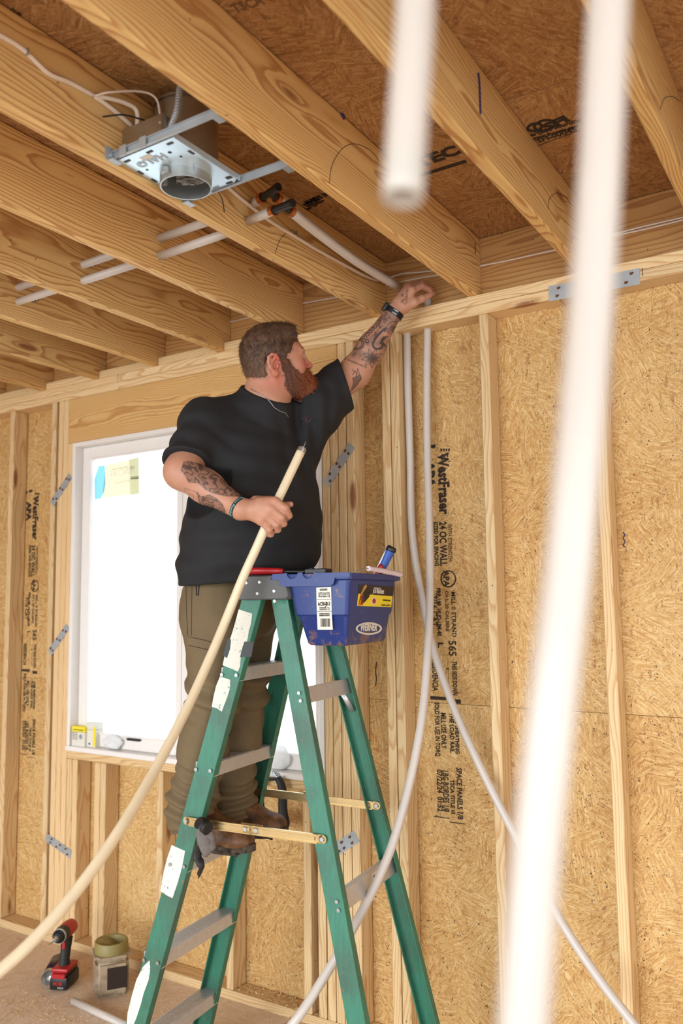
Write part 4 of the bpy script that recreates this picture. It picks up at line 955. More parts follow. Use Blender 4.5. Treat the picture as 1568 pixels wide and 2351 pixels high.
def sdf_mesh(name, ops, lo, hi, h, mat, parent=None, colorf=None, smooth=1):
    lo, hi = A3(lo), A3(hi); B = 14; bs = B*h
    nb = np.ceil((hi-lo)/bs).astype(int)
    coarse = []
    # hierarchical search for the blocks the surface crosses
    def cand(o, n):
        g = np.stack(np.meshgrid(*[np.arange(k) for k in n], indexing='ij'), -1).reshape(-1, 3); return g
    g = cand(0, nb); ctrs = lo+(g+.5)*bs
    keep = np.zeros(len(g), bool)
    for i in range(0, len(g), 400):
        cs = ctrs[i:i+400]; d = np.full(len(cs), 9.)
        for (f, c, R), mode, k in ops:
            if mode == 'u': d = smin(d, f(cs), k)
            elif mode == 's': d = -smin(-d, f(cs), k)
            elif mode == 'i': d = -smin(-d, -f(cs), k)
            elif mode == 'd': d = d+f(cs)
        keep[i:i+400] = np.abs(d) < bs*1.25+.012
    g = g[keep]; N = nb*B+2; mul = np.array([N[1]*N[2], N[2], 1])
    ax = np.arange(B+1); loc = np.stack(np.meshgrid(ax, ax, ax, indexing='ij'), -1).reshape(-1, 3)
    VK, VP, Q = [], [], []
    for b in g:
        base = b*B; idx = base+loc; d = sdf_eval(ops, lo+idx*h).reshape(B+1, B+1, B+1)
        if d.min() > 0 or d.max() < 0: continue
        neg = d < 0
        c8 = [d[i:B+i, j:B+j, k:B+k] for i in (0, 1) for j in (0, 1) for k in (0, 1)]
        n8 = sum((c < 0).astype(int) for c in c8); act = (n8 > 0) & (n8 < 8)
        if act.any():
            ii = np.argwhere(act); vals = np.stack([c[act] for c in c8], 1)
            acc = np.zeros((len(ii), 3)); cnt = np.zeros(len(ii))
            cor = [(i, j, k) for i in (0, 1) for j in (0, 1) for k in (0, 1)]
            for p in range(8):
                for q in range(p+1, 8):
                    if sum(abs(cor[p][m]-cor[q][m]) for m in range(3)) != 1: continue
                    va, vb = vals[:, p], vals[:, q]; x = (va < 0) != (vb < 0)
                    if not x.any(): continue
                    t = va[x]/(va[x]-vb[x]); pa, pb = A3(cor[p]), A3(cor[q]); acc[x] += pa+(pb-pa)*t[:, None]; cnt[x] += 1
            VK.append(((base+ii)*mul).sum(1)); VP.append(lo+(base+ii+acc/cnt[:, None])*h)
        for a in range(3):
            sl0 = [slice(0, B)]*3; sl1 = [slice(0, B)]*3; sl1[a] = slice(1, B+1)
            n0, n1 = neg[tuple(sl0)], neg[tuple(sl1)]; x = np.argwhere(n0 != n1)
            if not len(x): continue
            o1, o2 = [m for m in range(3) if m != a]; w1 = base+x
            e1 = np.zeros(3, int); e1[o1] = 1; e2 = np.zeros(3, int); e2[o2] = 1
            k0 = (w1*mul).sum(1); m1, m2 = (e1*mul).sum(), (e2*mul).sum()
            quad = np.stack([k0, k0-m1, k0-m1-m2, k0-m2], 1)
            inside = n0[tuple(x.T)]; flip = inside if a != 1 else ~inside
            quad[~flip] = quad[~flip][:, ::-1]; Q.append(quad)
    VK = np.concatenate(VK); VP = np.concatenate(VP); Q = np.concatenate(Q)
    ordr = np.argsort(VK); VK = VK[ordr]; VP = VP[ordr]; uk, ui = np.unique(VK, return_index=True); VP = VP[ui]
    pos = np.searchsorted(uk, Q); pos = np.clip(pos, 0, len(uk)-1); ok = (uk[pos] == Q).all(1); F = pos[ok]
    for _ in range(smooth):
        acc = np.zeros_like(VP); cnt = np.zeros(len(VP))
        for i in range(4):
            j = (i+1) % 4; np.add.at(acc, F[:, i], VP[F[:, j]]); np.add.at(acc, F[:, j], VP[F[:, i]]); np.add.at(cnt, F[:, i], 1); np.add.at(cnt, F[:, j], 1)
        mk = cnt > 0; VP[mk] = VP[mk]*.5+.5*acc[mk]/cnt[mk][:, None]
    me = D.meshes.new(name); me.vertices.add(len(VP)); me.vertices.foreach_set('co', VP.ravel())
    me.loops.add(len(F)*4); me.loops.foreach_set('vertex_index', F.ravel().astype(np.int32))
    me.polygons.add(len(F)); me.polygons.foreach_set('loop_start', np.arange(0, len(F)*4, 4, dtype=np.int32)); me.polygons.foreach_set('loop_total', np.full(len(F), 4, dtype=np.int32))
    me.update(calc_edges=True); me.polygons.foreach_set('use_smooth', np.ones(len(F), bool)); me.validate()
    if colorf is not None:
        c = colorf(VP); ca = me.color_attributes.new('col', 'FLOAT_COLOR', 'POINT'); ca.data.foreach_set('color', np.concatenate([c, np.ones((len(c), 1))], 1).astype(np.float32).ravel())
    me.materials.append(MT[mat]); o = link(name, me, parent)
    if parent: o.matrix_parent_inverse = Matrix.Translation(-parent.location)
    return o
def vnoise(P, s, seed=0):
    """cheap smooth pseudo noise, -1..1"""
    rg = np.random.RandomState(seed); out = np.zeros(len(P))
    for k in range(5):
        w_ = rg.normal(size=3)*s*(1+.5*k*.6); ph = rg.uniform(0, 6.28); w2 = rg.normal(size=3)*s*.7
        out += np.sin(P@w_+ph+1.5*np.sin(P@w2+ph*2))/(1+.4*k)
    return out/2.6
# ------------------------------------------------------------------ the worker
UP = A3((0, 0, 1)); TF = A3((.976, -.218, 0)); TL = A3((.218, .976, 0))      # torso: forward, his left
LAv, LWv = A3(LA), A3(LW_)
TC = A3(dep(585, 1100, 2.98)); TC[2] = 0
def TB(f, l, z): return TC+TF*f+TL*l+UP*z
MB_ = np.array([TF, TL, UP])
RSh, REl, RWr = A3(dep(474, 975, 2.86)), A3(dep(419, 1083, 2.73)), A3(dep(553, 1169, 2.598))
LSh, LEl, LWr = A3(dep(724, 926, 3.05)), A3(dep(815, 855, 3.13)), A3(dep(905, 716, 3.11))
man = empty('person', LP(-.30, 0, .815)); tag(man, 'bearded worker in black T-shirt and olive trousers on the ladder, one arm raised', 'person')
# ---- head frame: he looks to picture right, slightly away and up
HC = A3(dep(638, 829, 2.95))
hf = AR*.955+AF*.30; hf[2] = 0; hf /= np.linalg.norm(hf); hf = hf*math.cos(.13)+UP*math.sin(.13)
hr_ = np.cross(hf, UP); hr_ /= np.linalg.norm(hr_)     # his right
hu = np.cross(hr_, hf); hr_, hu = hr_*math.cos(.2)-hu*math.sin(.2), hu*math.cos(.2)+hr_*math.sin(.2)
MH = np.array([hf, hr_, hu])
def HP(f, r, u): return HC+hf*(f*.94 if f > 0 else f)+hr_*r+hu*u
ops = []
U = lambda prim, k=.02: ops.append((prim, 'u', k))
S_ub = lambda prim, k=.01: ops.append((prim, 's', k))
# skull, face, jaw, neck
U(f_ell(HP(-.022, 0, .030), (.103, .080, .097), MH), 0)
U(f_ell(HP(.030, 0, -.012), (.068, .066, .092), MH), .03)
U(f_ell(HP(.040, 0, -.072), (.052, .056, .042), MH), .03)
U(f_ell(HP(.062, .036, -.028), (.028, .026, .030), MH), .025); U(f_ell(HP(.062, -.036, -.028), (.028, .026, .030), MH), .025)
U(f_ell(HP(.080, 0, .030), (.018, .050, .012), MH), .02)
U(f_cap(HP(.093, 0, .020), HP(.117, 0, -.020), .0085, .0115), .014)
U(f_ell(HP(.122, 0, -.023), (.0115, .0115, .010), MH), .010)
for sg in (1, -1):
    U(f_ell(HP(.107, sg*.0145, -.027), (.010, .0078, .0078), MH), .006); S_ub(f_ell(HP(.110, sg*.0075, -.036), (.005, .0035, .004), MH), .003)
    S_ub(f_ell(HP(.104, sg*.034, .010), (.016, .017, .012), MH), .014)
    U(f_ell(HP(.083, sg*.033, .010), (.0135, .0155, .0125), MH), .004)
U(f_ell(HP(.097, 0, -.050), (.012, .023, .006), MH), .008); U(f_ell(HP(.096, 0, -.060), (.012, .021, .007), MH), .006)
S_ub(f_ell(HP(.110, 0, -.0548), (.012, .024, .0016), MH), .003)
U(f_ell(HP(.086, 0, -.085), (.022, .026, .020), MH), .02)
# ears
for sg in (1, -1):
    e = lambda f, u, o=0: HC+hf*(f-.022)+hr_*sg*(.079+o)+hu*(u-.018)
    ring_ = [e(.004, .020), e(-.006, .034, .006), e(-.020, .037, .010), e(-.033, .028, .013), e(-.036, .010, .013), e(-.030, -.008, .010), e(-.018, -.022, .006)]
    for a_, b_ in zip(ring_, ring_[1:]): U(f_cap(a_, b_, .0052, .0052), .004)
    U(f_ell(e(-.011, -.026, .004), (.009, .005, .0105), MH), .006)
    U(f_cap(e(-.012, .022, .003), e(-.026, .002, .006), .006, .006), .008); U(f_cap(e(-.024, .020, .006), e(-.022, -.004, .005), .0045, .0045), .005)
    S_ub(f_ell(e(-.011, .003, .006), (.008, .007, .010), MH), .004); U(f_ell(e(-.001, -.001, .002), (.0045, .005, .008), MH), .004)
NB = A3(dep(606, 925, 2.96))
U(f_cap(HP(-.040, 0, -.050), NB+UP*-.01, .070, .082), .03); U(f_cap(HP(.0, 0, -.075), NB+TF*.03, .052, .070), .03)
# shoulders and chest under the shirt
U(f_cap(NB+UP*-.03, TB(0, -.11, 2.27), .07, .07), .04); U(f_cap(NB+UP*-.03, TB(0, .11, 2.29), .07, .07), .04)
U(f_cap(TB(0, -.11, 2.24), RSh, .070, .062), .04); U(f_cap(TB(0, .11, 2.27), LSh, .070, .060), .04)
# right arm
U(f_cap(RSh, REl, .062, .056), .03)
U(f_cap(REl, REl+(RWr-REl)*.45, .057, .053), .03); U(f_cap(REl+(RWr-REl)*.4, RWr, .052, .033), .02)
# left arm
U(f_cap(LSh, LEl, .062, .056), .03)
U(f_cap(LEl, LEl+(LWr-LEl)*.45, .056, .050), .03); U(f_cap(LEl+(LWr-LEl)*.4, LWr, .050, .031), .02)
# right hand round the pipe
dz = A3(AF)
def dp(u, v, d): return A3(dep(u, v, d))
w0 = RWr
kn = [dp(631, 1152, 2.578), dp(621, 1168, 2.572), dp(610, 1183, 2.574), dp(598, 1194, 2.580)]
U(f_cap(w0, dp(575, 1168, 2.597), .032, .030), .015)
for k_, r_ in zip(kn, (.0165, .017, .0165, .0155)): U(f_cap(dp(577, 1162, 2.597)*.6+k_*.4, k_, .024, r_), .012)
U(f_cap(dp(572, 1176, 2.598), dp(598, 1192, 2.592), .022, .017), .012)
for (pts, rs) in (
    ([kn[0], dp(655, 1167, 2.572), dp(663, 1184, 2.590), dp(655, 1192, 2.612)], (.0150, .0135, .0122, .0105)),
    ([kn[1], dp(646, 1188, 2.570), dp(651, 1202, 2.588), dp(643, 1207, 2.610)], (.0150, .0132, .0120, .0105)),
    ([kn[2], dp(634, 1204, 2.574), dp(638, 1216, 2.592), dp(629, 1219, 2.610)], (.0142, .0125, .0112, .0098)),
    ([kn[3], dp(618, 1216, 2.580), dp(622, 1227, 2.596), dp(613, 1227, 2.612)], (.0128, .0112, .0100, .0088))):
    for i in range(3): U(f_cap(pts[i], pts[i+1], rs[i]*.96, rs[i+1]*.96), .0025 if i else .007)
for (a_, b_, r1, r2) in ((dp(588, 1152, 2.612), dp(620, 1150, 2.630), .020, .015), (dp(620, 1150, 2.630), dp(650, 1162, 2.625), .0135, .012), (dp(650, 1162, 2.625), dp(667, 1158, 2.615), .012, .0095)): U(f_cap(a_, b_, r1, r2), .008)
# left hand at the plate
U(f_cap(LWr, dp(918, 702, 3.115), .031, .029), .015)
k2 = [dp(944, 668, 3.115), dp(940, 662, 3.135), dp(937, 660, 3.155), dp(934, 664, 3.175)]
for k_, r_ in zip(k2, (.018, .017, .016, .015)): U(f_cap(dp(920, 700, 3.118), k_, .027, r_), .014)
U(f_cap(dp(920, 706, 3.112), dp(950, 694, 3.112), .026, .019), .012)
for (pts, rs) in (
    ([k2[0], dp(968, 657, 3.135), dp(984, 664, 3.158), dp(990, 674, 3.172)], (.0145, .0122, .0108, .0092)),
    ([k2[1], dp(966, 651, 3.165), dp(986, 662, 3.185), dp(994, 675, 3.19)], (.0145, .0125, .011, .0095)),
    ([k2[2], dp(962, 650, 3.19), dp(982, 660, 3.20), dp(990, 672, 3.205)], (.014, .012, .0105, .009)),
    ([k2[3], dp(955, 655, 3.205), dp(973, 662, 3.212), dp(982, 671, 3.215)], (.0125, .0105, .0095, .0085))):
    for i in range(3): U(f_cap(pts[i], pts[i+1], rs[i], rs[i+1]), .0025 if i else .007)
for (a_, b_, r1, r2) in ((dp(948, 694, 3.112), dp(968, 686, 3.125), .0165, .0135), (dp(968, 686, 3.125), dp(986, 678, 3.145), .0130, .0108)): U(f_cap(a_, b_, r1, r2), .006)
# ---- tattoos: strokes drawn in the plane of each arm
def armframe(a, b):
    d = b-a; L = np.linalg.norm(d); d = d/L; n = -AF-d*((-AF)@d); n /= np.linalg.norm(n); return a, d, np.cross(n, d), n, L
def seg_d(x, y, pts):
    d = np.full(len(x), 9.)
    for (x0, y0), (x1, y1) in zip(pts, pts[1:]):
        vx, vy = x1-x0, y1-y0; t = np.clip(((x-x0)*vx+(y-y0)*vy)/(vx*vx+vy*vy+1e-12), 0, 1); d = np.minimum(d, np.hypot(x-x0-t*vx, y-y0-t*vy))
    return d
def in_poly(x, y, poly):
    c = np.zeros(len(x), bool); n = len(poly)
    for i in range(n):
        x0, y0 = poly[i]; x1, y1 = poly[i-1]; c ^= ((y0 > y) != (y1 > y)) & (x < (x1-x0)*(y-y0)/((y1-y0)+1e-12)+x0)
    return c
def proj_px(P):
    Q = P-CP; z = Q@AF; return IW/2+FPX*(Q@AR)/z, IH/2-FPX*(Q@AU)/z
# pattern coordinates: position on the skin measured across the arm, in units of the photograph's pixels at arm distance
def skin_col(P):
    base = A3(lin(190, 136, 110)); red = A3(lin(205, 116, 98)); pale = A3(lin(208, 158, 132))
    c = np.tile(base, (len(P), 1)); n = vnoise(P, 60, 3)[:, None]*.5+.5; c = c*(1-.25*n)+pale*.25*n
    q = (P-HC)@MH.T
    def blob(cen, r, col, amt):
        w_ = np.exp(-(((q-A3(cen))/A3(r))**2).sum(1))[:, None]*amt; return w_, A3(col)
    for (cen, r, col, amt) in (((.085, .045, -.022), (.03, .03, .025), lin(204, 92, 80), .75), ((.085, -.045, -.022), (.03, .03, .025), lin(204, 92, 80), .75), ((.115, 0, -.022), (.016, .02, .016), lin(205, 96, 84), .7),
                               ((-.018, .09, .005), (.028, .022, .045), lin(212, 92, 82), .8), ((-.03, .07, -.07), (.06, .05, .04), lin(196, 98, 76), .5), ((.07, .02, .06), (.05, .07, .03), lin(206, 124, 100), .5), ((.105, 0, -.055), (.012, .02, .010), lin(190, 92, 84), .8)):
        w_, cc = blob(cen, r, col, amt); c = c*(1-w_)+cc*w_
    for kk in kn+k2:
        w_ = np.exp(-((P-kk)**2).sum(1)/(.014**2))[:, None]*.5; c = c*(1-w_)+red*w_
    ink = A3(lin(44, 42, 42)); amt = np.zeros(len(P))
    # ---- left forearm
    a, d, s_, n_, L = armframe(LEl, LWr); m = ((P-a)@n_ > -.005) & ((P-a)@d > -.10) & ((P-a)@d < L-.012) & (np.linalg.norm(np.cross(P-a, d), axis=1) < .075)
    if m.any():
        X, Y = proj_px(P[m]); t = np.zeros(m.sum())
        pz = lambda pts: [(780+x/6.03, 630+y/6.03) for x, y in pts]
        def st(pts, wd, a_=.9):
            nonlocal t; dd = seg_d(X, Y, pz(pts)); t = np.maximum(t, a_*np.clip((wd*1.25-dd)/.8+.5, 0, 1))
        def fill(pts, a_): 
            nonlocal t; k_ = in_poly(X, Y, pz(pts)); t[k_] = np.maximum(t[k_], a_)
        # hook and fish
        st([(640, 745), (600, 770), (540, 830), (490, 890), (455, 960), (470, 1010), (510, 1035), (560, 1025), (585, 1010)], 2.0); st([(600, 770), (640, 745), (625, 790), (600, 770)], 1.0)
        fill([(600, 860), (690, 850), (640, 880), (600, 930), (640, 980), (660, 1015), (600, 990), (575, 1010), (570, 960), (545, 970), (570, 900)], .8)
        # open flower with petals
        cxf, cyf = 450, 1160
        for k in range(9):
            an = k*2*math.pi/9+.2; tip = (cxf+150*math.cos(an), cyf+135*math.sin(an)); l_ = (cxf+90*math.cos(an-.28), cyf+85*math.sin(an-.28)); r_ = (cxf+90*math.cos(an+.28), cyf+85*math.sin(an+.28))
            st([(cxf, cyf), l_, tip, r_, (cxf, cyf)], .6, .8); fill([(cxf, cyf), (cxf+60*math.cos(an-.2), cyf+60*math.sin(an-.2)), (cxf+100*math.cos(an), cyf+95*math.sin(an)), (cxf+60*math.cos(an+.2), cyf+60*math.sin(an+.2))], .62)
        # shell-like bloom by the watch
        cx2, cy2 = 745, 745
        for k in range(12):
            an = 2.0+k*.38; st([(cx2, cy2), (cx2+100*math.cos(an), cy2+95*math.sin(an))], .45, .7)
        fill([(cx2-35, cy2-30), (cx2+35, cy2-30), (cx2+30, cy2+60), (cx2-20, cy2+70)], .6); st([(cx2+100*math.cos(2+k*.3), cy2+95*math.sin(2+k*.3)) for k in range(16)], .7, .8)
        # round watch face and scroll work on the upper edge
        for r_ in (95, 70): st([(240+r_*math.cos(k*.4), 960+r_*.9*math.sin(k*.4)) for k in range(17)], .8, .85)
        for k in range(12): st([(240+72*math.cos(k*.524), 960+66*math.sin(k*.524)), (240+90*math.cos(k*.524), 960+84*math.sin(k*.524))], .5, .8)
        for k in range(11):
            fx, fy = 330+k*31, 905-k*36; rr = 34-k*.8
            st([(fx+rr*math.cos(j*.55+k)*(1-j*.06), fy+rr*math.sin(j*.55+k)*(1-j*.06)) for j in range(12)], .75, .8)
            st([(fx+50+rr*.6*math.cos(j*.7), fy+50+rr*.6*math.sin(j*.7)) for j in range(8)], .55, .7)
        st([(380+22*math.cos(j*.6), 925+26*math.sin(j*.6)) for j in range(12)], .8, .85)
        for sh in ([(600, 620), (640, 625), (625, 655), (595, 650)], [(545, 700), (575, 730), (540, 745)], [(480, 800), (510, 815), (480, 840), (510, 850)]): st(sh, .7, .85)
        # script near the elbow
        wv = [(110+j*9, 1180+.42*j*9*1.0+14*math.sin(j*2.3)) for j in range(30)]; st(wv, .5, .85)
        st([(170, 1310), (200, 1350), (180, 1390), (215, 1330), (235, 1400), (250, 1300), (270, 1380)], .6, .85)
        fill([(160, 1450), (280, 1390), (300, 1440), (240, 1530), (180, 1600), (130, 1590)], .62); st([(160, 1450), (280, 1390), (300, 1440), (240, 1530), (150, 1620)], .8, .85)
        fill([(20, 1150), (70, 1110), (100, 1150), (60, 1190)], .75)
        g_ = (.60+.25*np.clip(vnoise(P[m], 150, 9), -1, 1))*np.clip((840-Y)/25, 0, 1)*np.clip((X-800)/10, 0, 1); g_ *= np.clip(.75+.6*vnoise(P[m], 45, 19), 0.1, 1); t = np.clip(t*1.15+g_*(1-t), 0, 1); amt[m] = t
    # word on the back of the raised hand
    mh = (np.linalg.norm(P-dp(934, 688, 3.09), axis=1) < .045)
    if mh.any():
        X, Y = proj_px(P[mh]); t = np.zeros(mh.sum()); z2 = lambda pts: [(880+x/9.8, 630+y/9.8) for x, y in pts]
        for pts in ([(395, 610), (440, 570), (420, 640), (400, 630)], [(470, 560), (530, 600), (520, 650), (480, 680), (470, 640), (430, 600), (470, 560)], [(490, 540), (545, 545)], [(490, 500), (540, 520), (535, 480), (495, 495)], [(500, 450), (545, 470), (510, 430)], [(505, 400), (550, 420), (515, 385)], [(520, 360), (560, 380), (535, 345), (570, 345)], [(400, 500), (430, 430), (450, 490), (405, 460), (455, 440)]):
            dd = seg_d(X, Y, z2(pts)); t = np.maximum(t, .8*np.clip((.75-dd)/.8+.5, 0, 1))
        amt[mh] = np.maximum(amt[mh], t)
    # ---- right forearm: maned head and a second figure
    a, d, s_, n_, L = armframe(REl, RWr); m = ((P-a)@n_ > -.01) & ((P-a)@d > -.05) & ((P-a)@d < L) & (np.linalg.norm(np.cross(P-a, d), axis=1) < .08)
    if m.any():
        X, Y = proj_px(P[m]); z3 = lambda pts: [(360+x/4.356, 1040+y/4.356) for x, y in pts]; t = np.zeros(m.sum())
        p1 = z3([(245, 170), (270, 90), (330, 85), (430, 110), (500, 150), (600, 220), (680, 280), (800, 360), (900, 410), (850, 450), (800, 430), (700, 430), (560, 400), (480, 360), (420, 300), (320, 290), (290, 230)])
        p2 = z3([(400, 390), (440, 440), (530, 420), (600, 460), (660, 520), (685, 590), (650, 605), (540, 560), (440, 520), (420, 470)])
        px = np.stack([X, Y, X*0], 1)
        for poly, sd, sc in ((p1, 5, .23), (p2, 8, .32)):
            k_ = in_poly(X, Y, poly); w_ = np.sin(7*vnoise(px[k_], sc*.55, sd)+X[k_]*.25); t[k_] = np.maximum(t[k_], .48+.42*np.clip(w_*1.6, 0, 1))
        dd = np.minimum(seg_d(X, Y, p1+[p1[0]]), seg_d(X, Y, p2+[p2[0]])); t = np.maximum(t, .75*np.clip((1.1-dd)/.9+.5, 0, 1)*(dd < 2.0))
        dd = np.minimum(seg_d(X, Y, z3([(285, 450), (280, 350), (400, 395)])), seg_d(X, Y, z3([(340+30*math.cos(j*.6), 440+30*math.sin(j*.6)) for j in range(12)]))); t = np.maximum(t, .7*np.clip((.6-dd)/.9+.5, 0, 1))
        amt[m] = np.maximum(amt[m], t)
    c = c*(1-np.clip(amt, 0, 1)[:, None]*.94)+ink*np.clip(amt, 0, 1)[:, None]*.94
    return c
s = NT('skin', .5); at = s.nd('ShaderNodeAttribute', attribute_name='col'); s.color(at.outputs['Color']); s.b.inputs['Subsurface Weight'].default_value = .03; s.b.inputs['Subsurface Radius'].default_value = (.012, .005, .003); s.b.inputs['Subsurface Scale'].default_value = .5
s.bump(s.noise(s.obj(), 420, 2), .12, .0006); MT['skin'] = s.m
allp = np.array([RSh, REl, RWr, LSh, LEl, LWr, HC+.16*UP, HC+hf*.14, HC-hf*.14, TB(-.12, -.2, 2.2), k2[1], k2[3], dp(995, 680, 3.22), dp(670, 1160, 2.63), dp(620, 1235, 2.6)])
body = sdf_mesh('body', ops, allp.min(0)-.09, allp.max(0)+.09, .0024, 'skin', man, skin_col)
print('body verts', len(body.data.vertices))
# eyes
for sg in (1, -1):
    bm = bmesh.new(); bmesh.ops.create_uvsphere(bm, u_segments=20, v_segments=12, radius=.0118); e_ = HP(.0868, sg*.0325, .0105)
    ey = bmesh_obj('eye', bm, 'vinyl_white', man, smooth=True); ey.matrix_parent_inverse = Matrix.Translation(-man.location); ey.location = e_
    bm = bmesh.new(); bmesh.ops.create_uvsphere(bm, u_segments=14, v_segments=8, radius=.0052); ir = bmesh_obj('iris', bm, 'blue_grip', ey, smooth=True); ir.location = Vector(hf*.0085+hu*.002)
# ---- hair and beard: solid under-layer plus strands
simple('hair_brown', (74, 48, 32), .65, 0, .35, 160); simple('beard_red', (120, 62, 34), .6, 0, .3, 140)
def hairvol(ops_, name, mat, h, cf=None): return sdf_mesh(name, ops_, HC-.17, HC+.17, h, mat, man, cf)
hops = [(f_ell(HP(-.024, 0, .034), (.110, .085, .101), MH), 'u', 0), (f_ell(HP(.030, 0, .088), (.066, .064, .040), MH), 'u', .02),
        (f_ell(HP(-.055, 0, -.020), (.066, .074, .070), MH), 'u', .03),
        (f_plane(HP(.062, 0, .070), -hf*.95+hu*.32), 'i0', 0)]
def hair_region(P):
    q = (P-HC)@MH.T; f, r, u = q[:, 0], np.abs(q[:, 1]), q[:, 2]
    # hairline: rises over the temple, drops behind the ear
    front = np.where(u > .06, .078-.25*r-.15*(u-.06), .028+.5*(u-.02)); front = np.where(u < .02, .012+.30*(u-.0), front)
    low = np.where(f > -.035, -.030+.0*f, -.092)
    d1 = f-front; d2 = low-u
    ear = .030-np.sqrt(((f+.038)/1.0)**2+((u+.018)/1.25)**2); ear = np.where(r > .05, ear, -1)
    return np.maximum(np.maximum(d1, d2), ear)
hops = [(f_ell(HP(-.024, 0, .034), (.1105, .0855, .1015), MH), 'u', 0), (f_ell(HP(.026, 0, .090), (.064, .060, .042), MH), 'u', .02), (f_ell(HP(-.052, 0, -.022), (.066, .076, .068), MH), 'u', .03),
        ((lambda P: vnoise((P-HC)@MH.T*A3((1, 1, .35)), 260, 2)*.0016, HC, 1), 'd', 0), (((lambda P: hair_region(P)), HC, 1e3), 'i', .004)]
# 'i' expects the keep-region negative
def ii(P): return hair_region(P)
hops[-1] = ((ii, HC, 1e3), 'k', .004)
_old = smin
def patched(ops_):
    out = []
    for (prim, mode, k) in ops_:
        if mode == 'k': out.append(((lambda f: (lambda P: -f(P)))(prim[0]), prim[1], prim[2]))
    return out
def mk_keep(ops_):
    res = []
    for (f, c, R), mode, k in ops_:
        if mode == 'k': res.append((((lambda g: (lambda P: -g(P)))(f), c, 1e3), 's', k))   # subtract the outside
        else: res.append(((f, c, R), mode, k))
    return res
def hcol(P):
    q = (P-HC)@MH.T; n = vnoise(q*A3((1, 1, .4)), 300, 4)[:, None]*.5+.5; low = np.clip((.02-q[:, 2:3])/.08, 0, 1)
    return (A3(lin(62, 40, 28))*(1-n)+A3(lin(104, 74, 52))*n)*(1-.45*low)+A3(lin(148, 112, 84))*.45*low
s = NT('hair', .6); at = s.nd('ShaderNodeAttribute', attribute_name='col'); s.color(at.outputs['Color']); MT['hair'] = s.m
hair = hairvol(mk_keep(hops), 'hair', 'hair', .0028, hcol)
def beard_region(P):
    q = (P-HC)@MH.T; f, r, u = q[:, 0]/np.where(q[:, 0] > 0, .94, 1), np.abs(q[:, 1]), q[:, 2]
    top = np.interp(f, [-.01, .004, .022, .030, .062, .084, .094, .14], [-.016, .004, .000, -.022, -.050, -.052, -.034, -.034])
    back = np.interp(u, [-.14, -.11, -.075, -.04, -.01], [.040, .016, -.014, -.010, -.004])
    lips = .010-np.sqrt(((u+.0555)/.75)**2+(np.clip(r-.018, 0, 1)*1.2)**2); lips = np.where(f > .085, lips, -1)
    return np.maximum(np.maximum(u-top, back-f), lips)
bops = [(f_ell(HC-hf*.022+hu*.030, (.1055, .0860, .1010), MH), 'u', 0), (f_ell(HP(.028, 0, -.016), (.074, .0765, .095), MH), 'u', .02), (f_ell(HP(.046, 0, -.082), (.062, .064, .046), MH), 'u', .03), (f_ell(HP(.097, 0, -.092), (.046, .044, .044), MH), 'u', .035), (f_ell(HP(.098, 0, -.045), (.016, .034, .010), MH), 'u', .014),
        (f_ell(HP(.03, 0, -.088), (.06, .070, .034), MH), 'u', .02), (f_ell(HP(.062, .038, -.03), (.030, .028, .032), MH), 'u', .02), (f_ell(HP(.062, -.038, -.03), (.030, .028, .032), MH), 'u', .02),
        ((lambda P: vnoise((P-HC)@MH.T, 240, 6)*.0022, HC, 1), 'd', 0), ((beard_region, HC, 1e3), 'k', .003)]
def bcol(P):
    q = (P-HC)@MH.T; n = vnoise(q, 260, 7)[:, None]*.5+.5; fr = np.clip((q[:, 0:1]-.02)/.08, 0, 1)
    return (A3(lin(80, 46, 30))*(1-n)+A3(lin(120, 72, 46))*n)*(1-fr)+(A3(lin(118, 58, 30))*(1-n)+A3(lin(166, 92, 52))*n)*fr
beard = hairvol(mk_keep(bops), 'beard', 'hair', .0028, bcol)
def strands(src, name, n, L, comb, colf, seed, wid=.0006):
    me0 = src.data; nv = len(me0.vertices); co = np.empty(nv*3); no = np.empty(nv*3); me0.vertices.foreach_get('co', co); me0.vertices.foreach_get('normal', no); co = co.reshape(-1, 3); no = no.reshape(-1, 3)
    rg = np.random.RandomState(seed); pk = rg.choice(nv, n, replace=True); p = co[pk]+rg.normal(size=(n, 3))*.0012; nn = no[pk]
    cb = comb(p); cb = cb-nn*(cb*nn).sum(1, keepdims=True); cb /= np.linalg.norm(cb, axis=1, keepdims=True)+1e-6; cb = cb+rg.normal(size=(n, 3))*.28
    ln = (L*rg.uniform(.5, 1.25, n))[:, None]; sd = np.cross(cb, nn); sd /= np.linalg.norm(sd, axis=1, keepdims=True)+1e-6
    p0 = p-nn*.001; p1 = p+nn*ln*.22+cb*ln*.5; p2 = p+nn*ln*.25+cb*ln
    V = np.stack([p0-sd*wid, p0+sd*wid, p1+sd*wid*.8, p1-sd*wid*.8, p2], 1).reshape(-1, 3); b = np.arange(n)[:, None]*5
    fq = (b+np.array([0, 1, 2, 3])); ft = (b+np.array([3, 2, 4])); me = D.meshes.new(name)
    me.from_pydata([tuple(v) for v in V], [], [tuple(x) for x in fq]+[tuple(x) for x in ft]); c = colf(V)*np.repeat(rg.uniform(.6, 1.35, n), 5)[:, None]
    ca = me.color_attributes.new('col', 'FLOAT_COLOR', 'POINT'); ca.data.foreach_set('color', np.concatenate([c, np.ones((len(c), 1))], 1).astype(np.float32).ravel())
    me.materials.append(MT['hair']); o = link(name, me, src); o['kind'] = 'stuff'; return o
strands(hair, 'hair_strands', 9000, .014, lambda p: np.where(((p-HC)@hu)[:, None] > .075, hf*1.0+hu*.3, -hu*.9-hf*.35), hcol, 1)
strands(beard, 'beard_strands', 8000, .016, lambda p: np.tile(-hu*.7+hf*.35, (len(p), 1)), bcol, 2)
bm = bmesh.new()
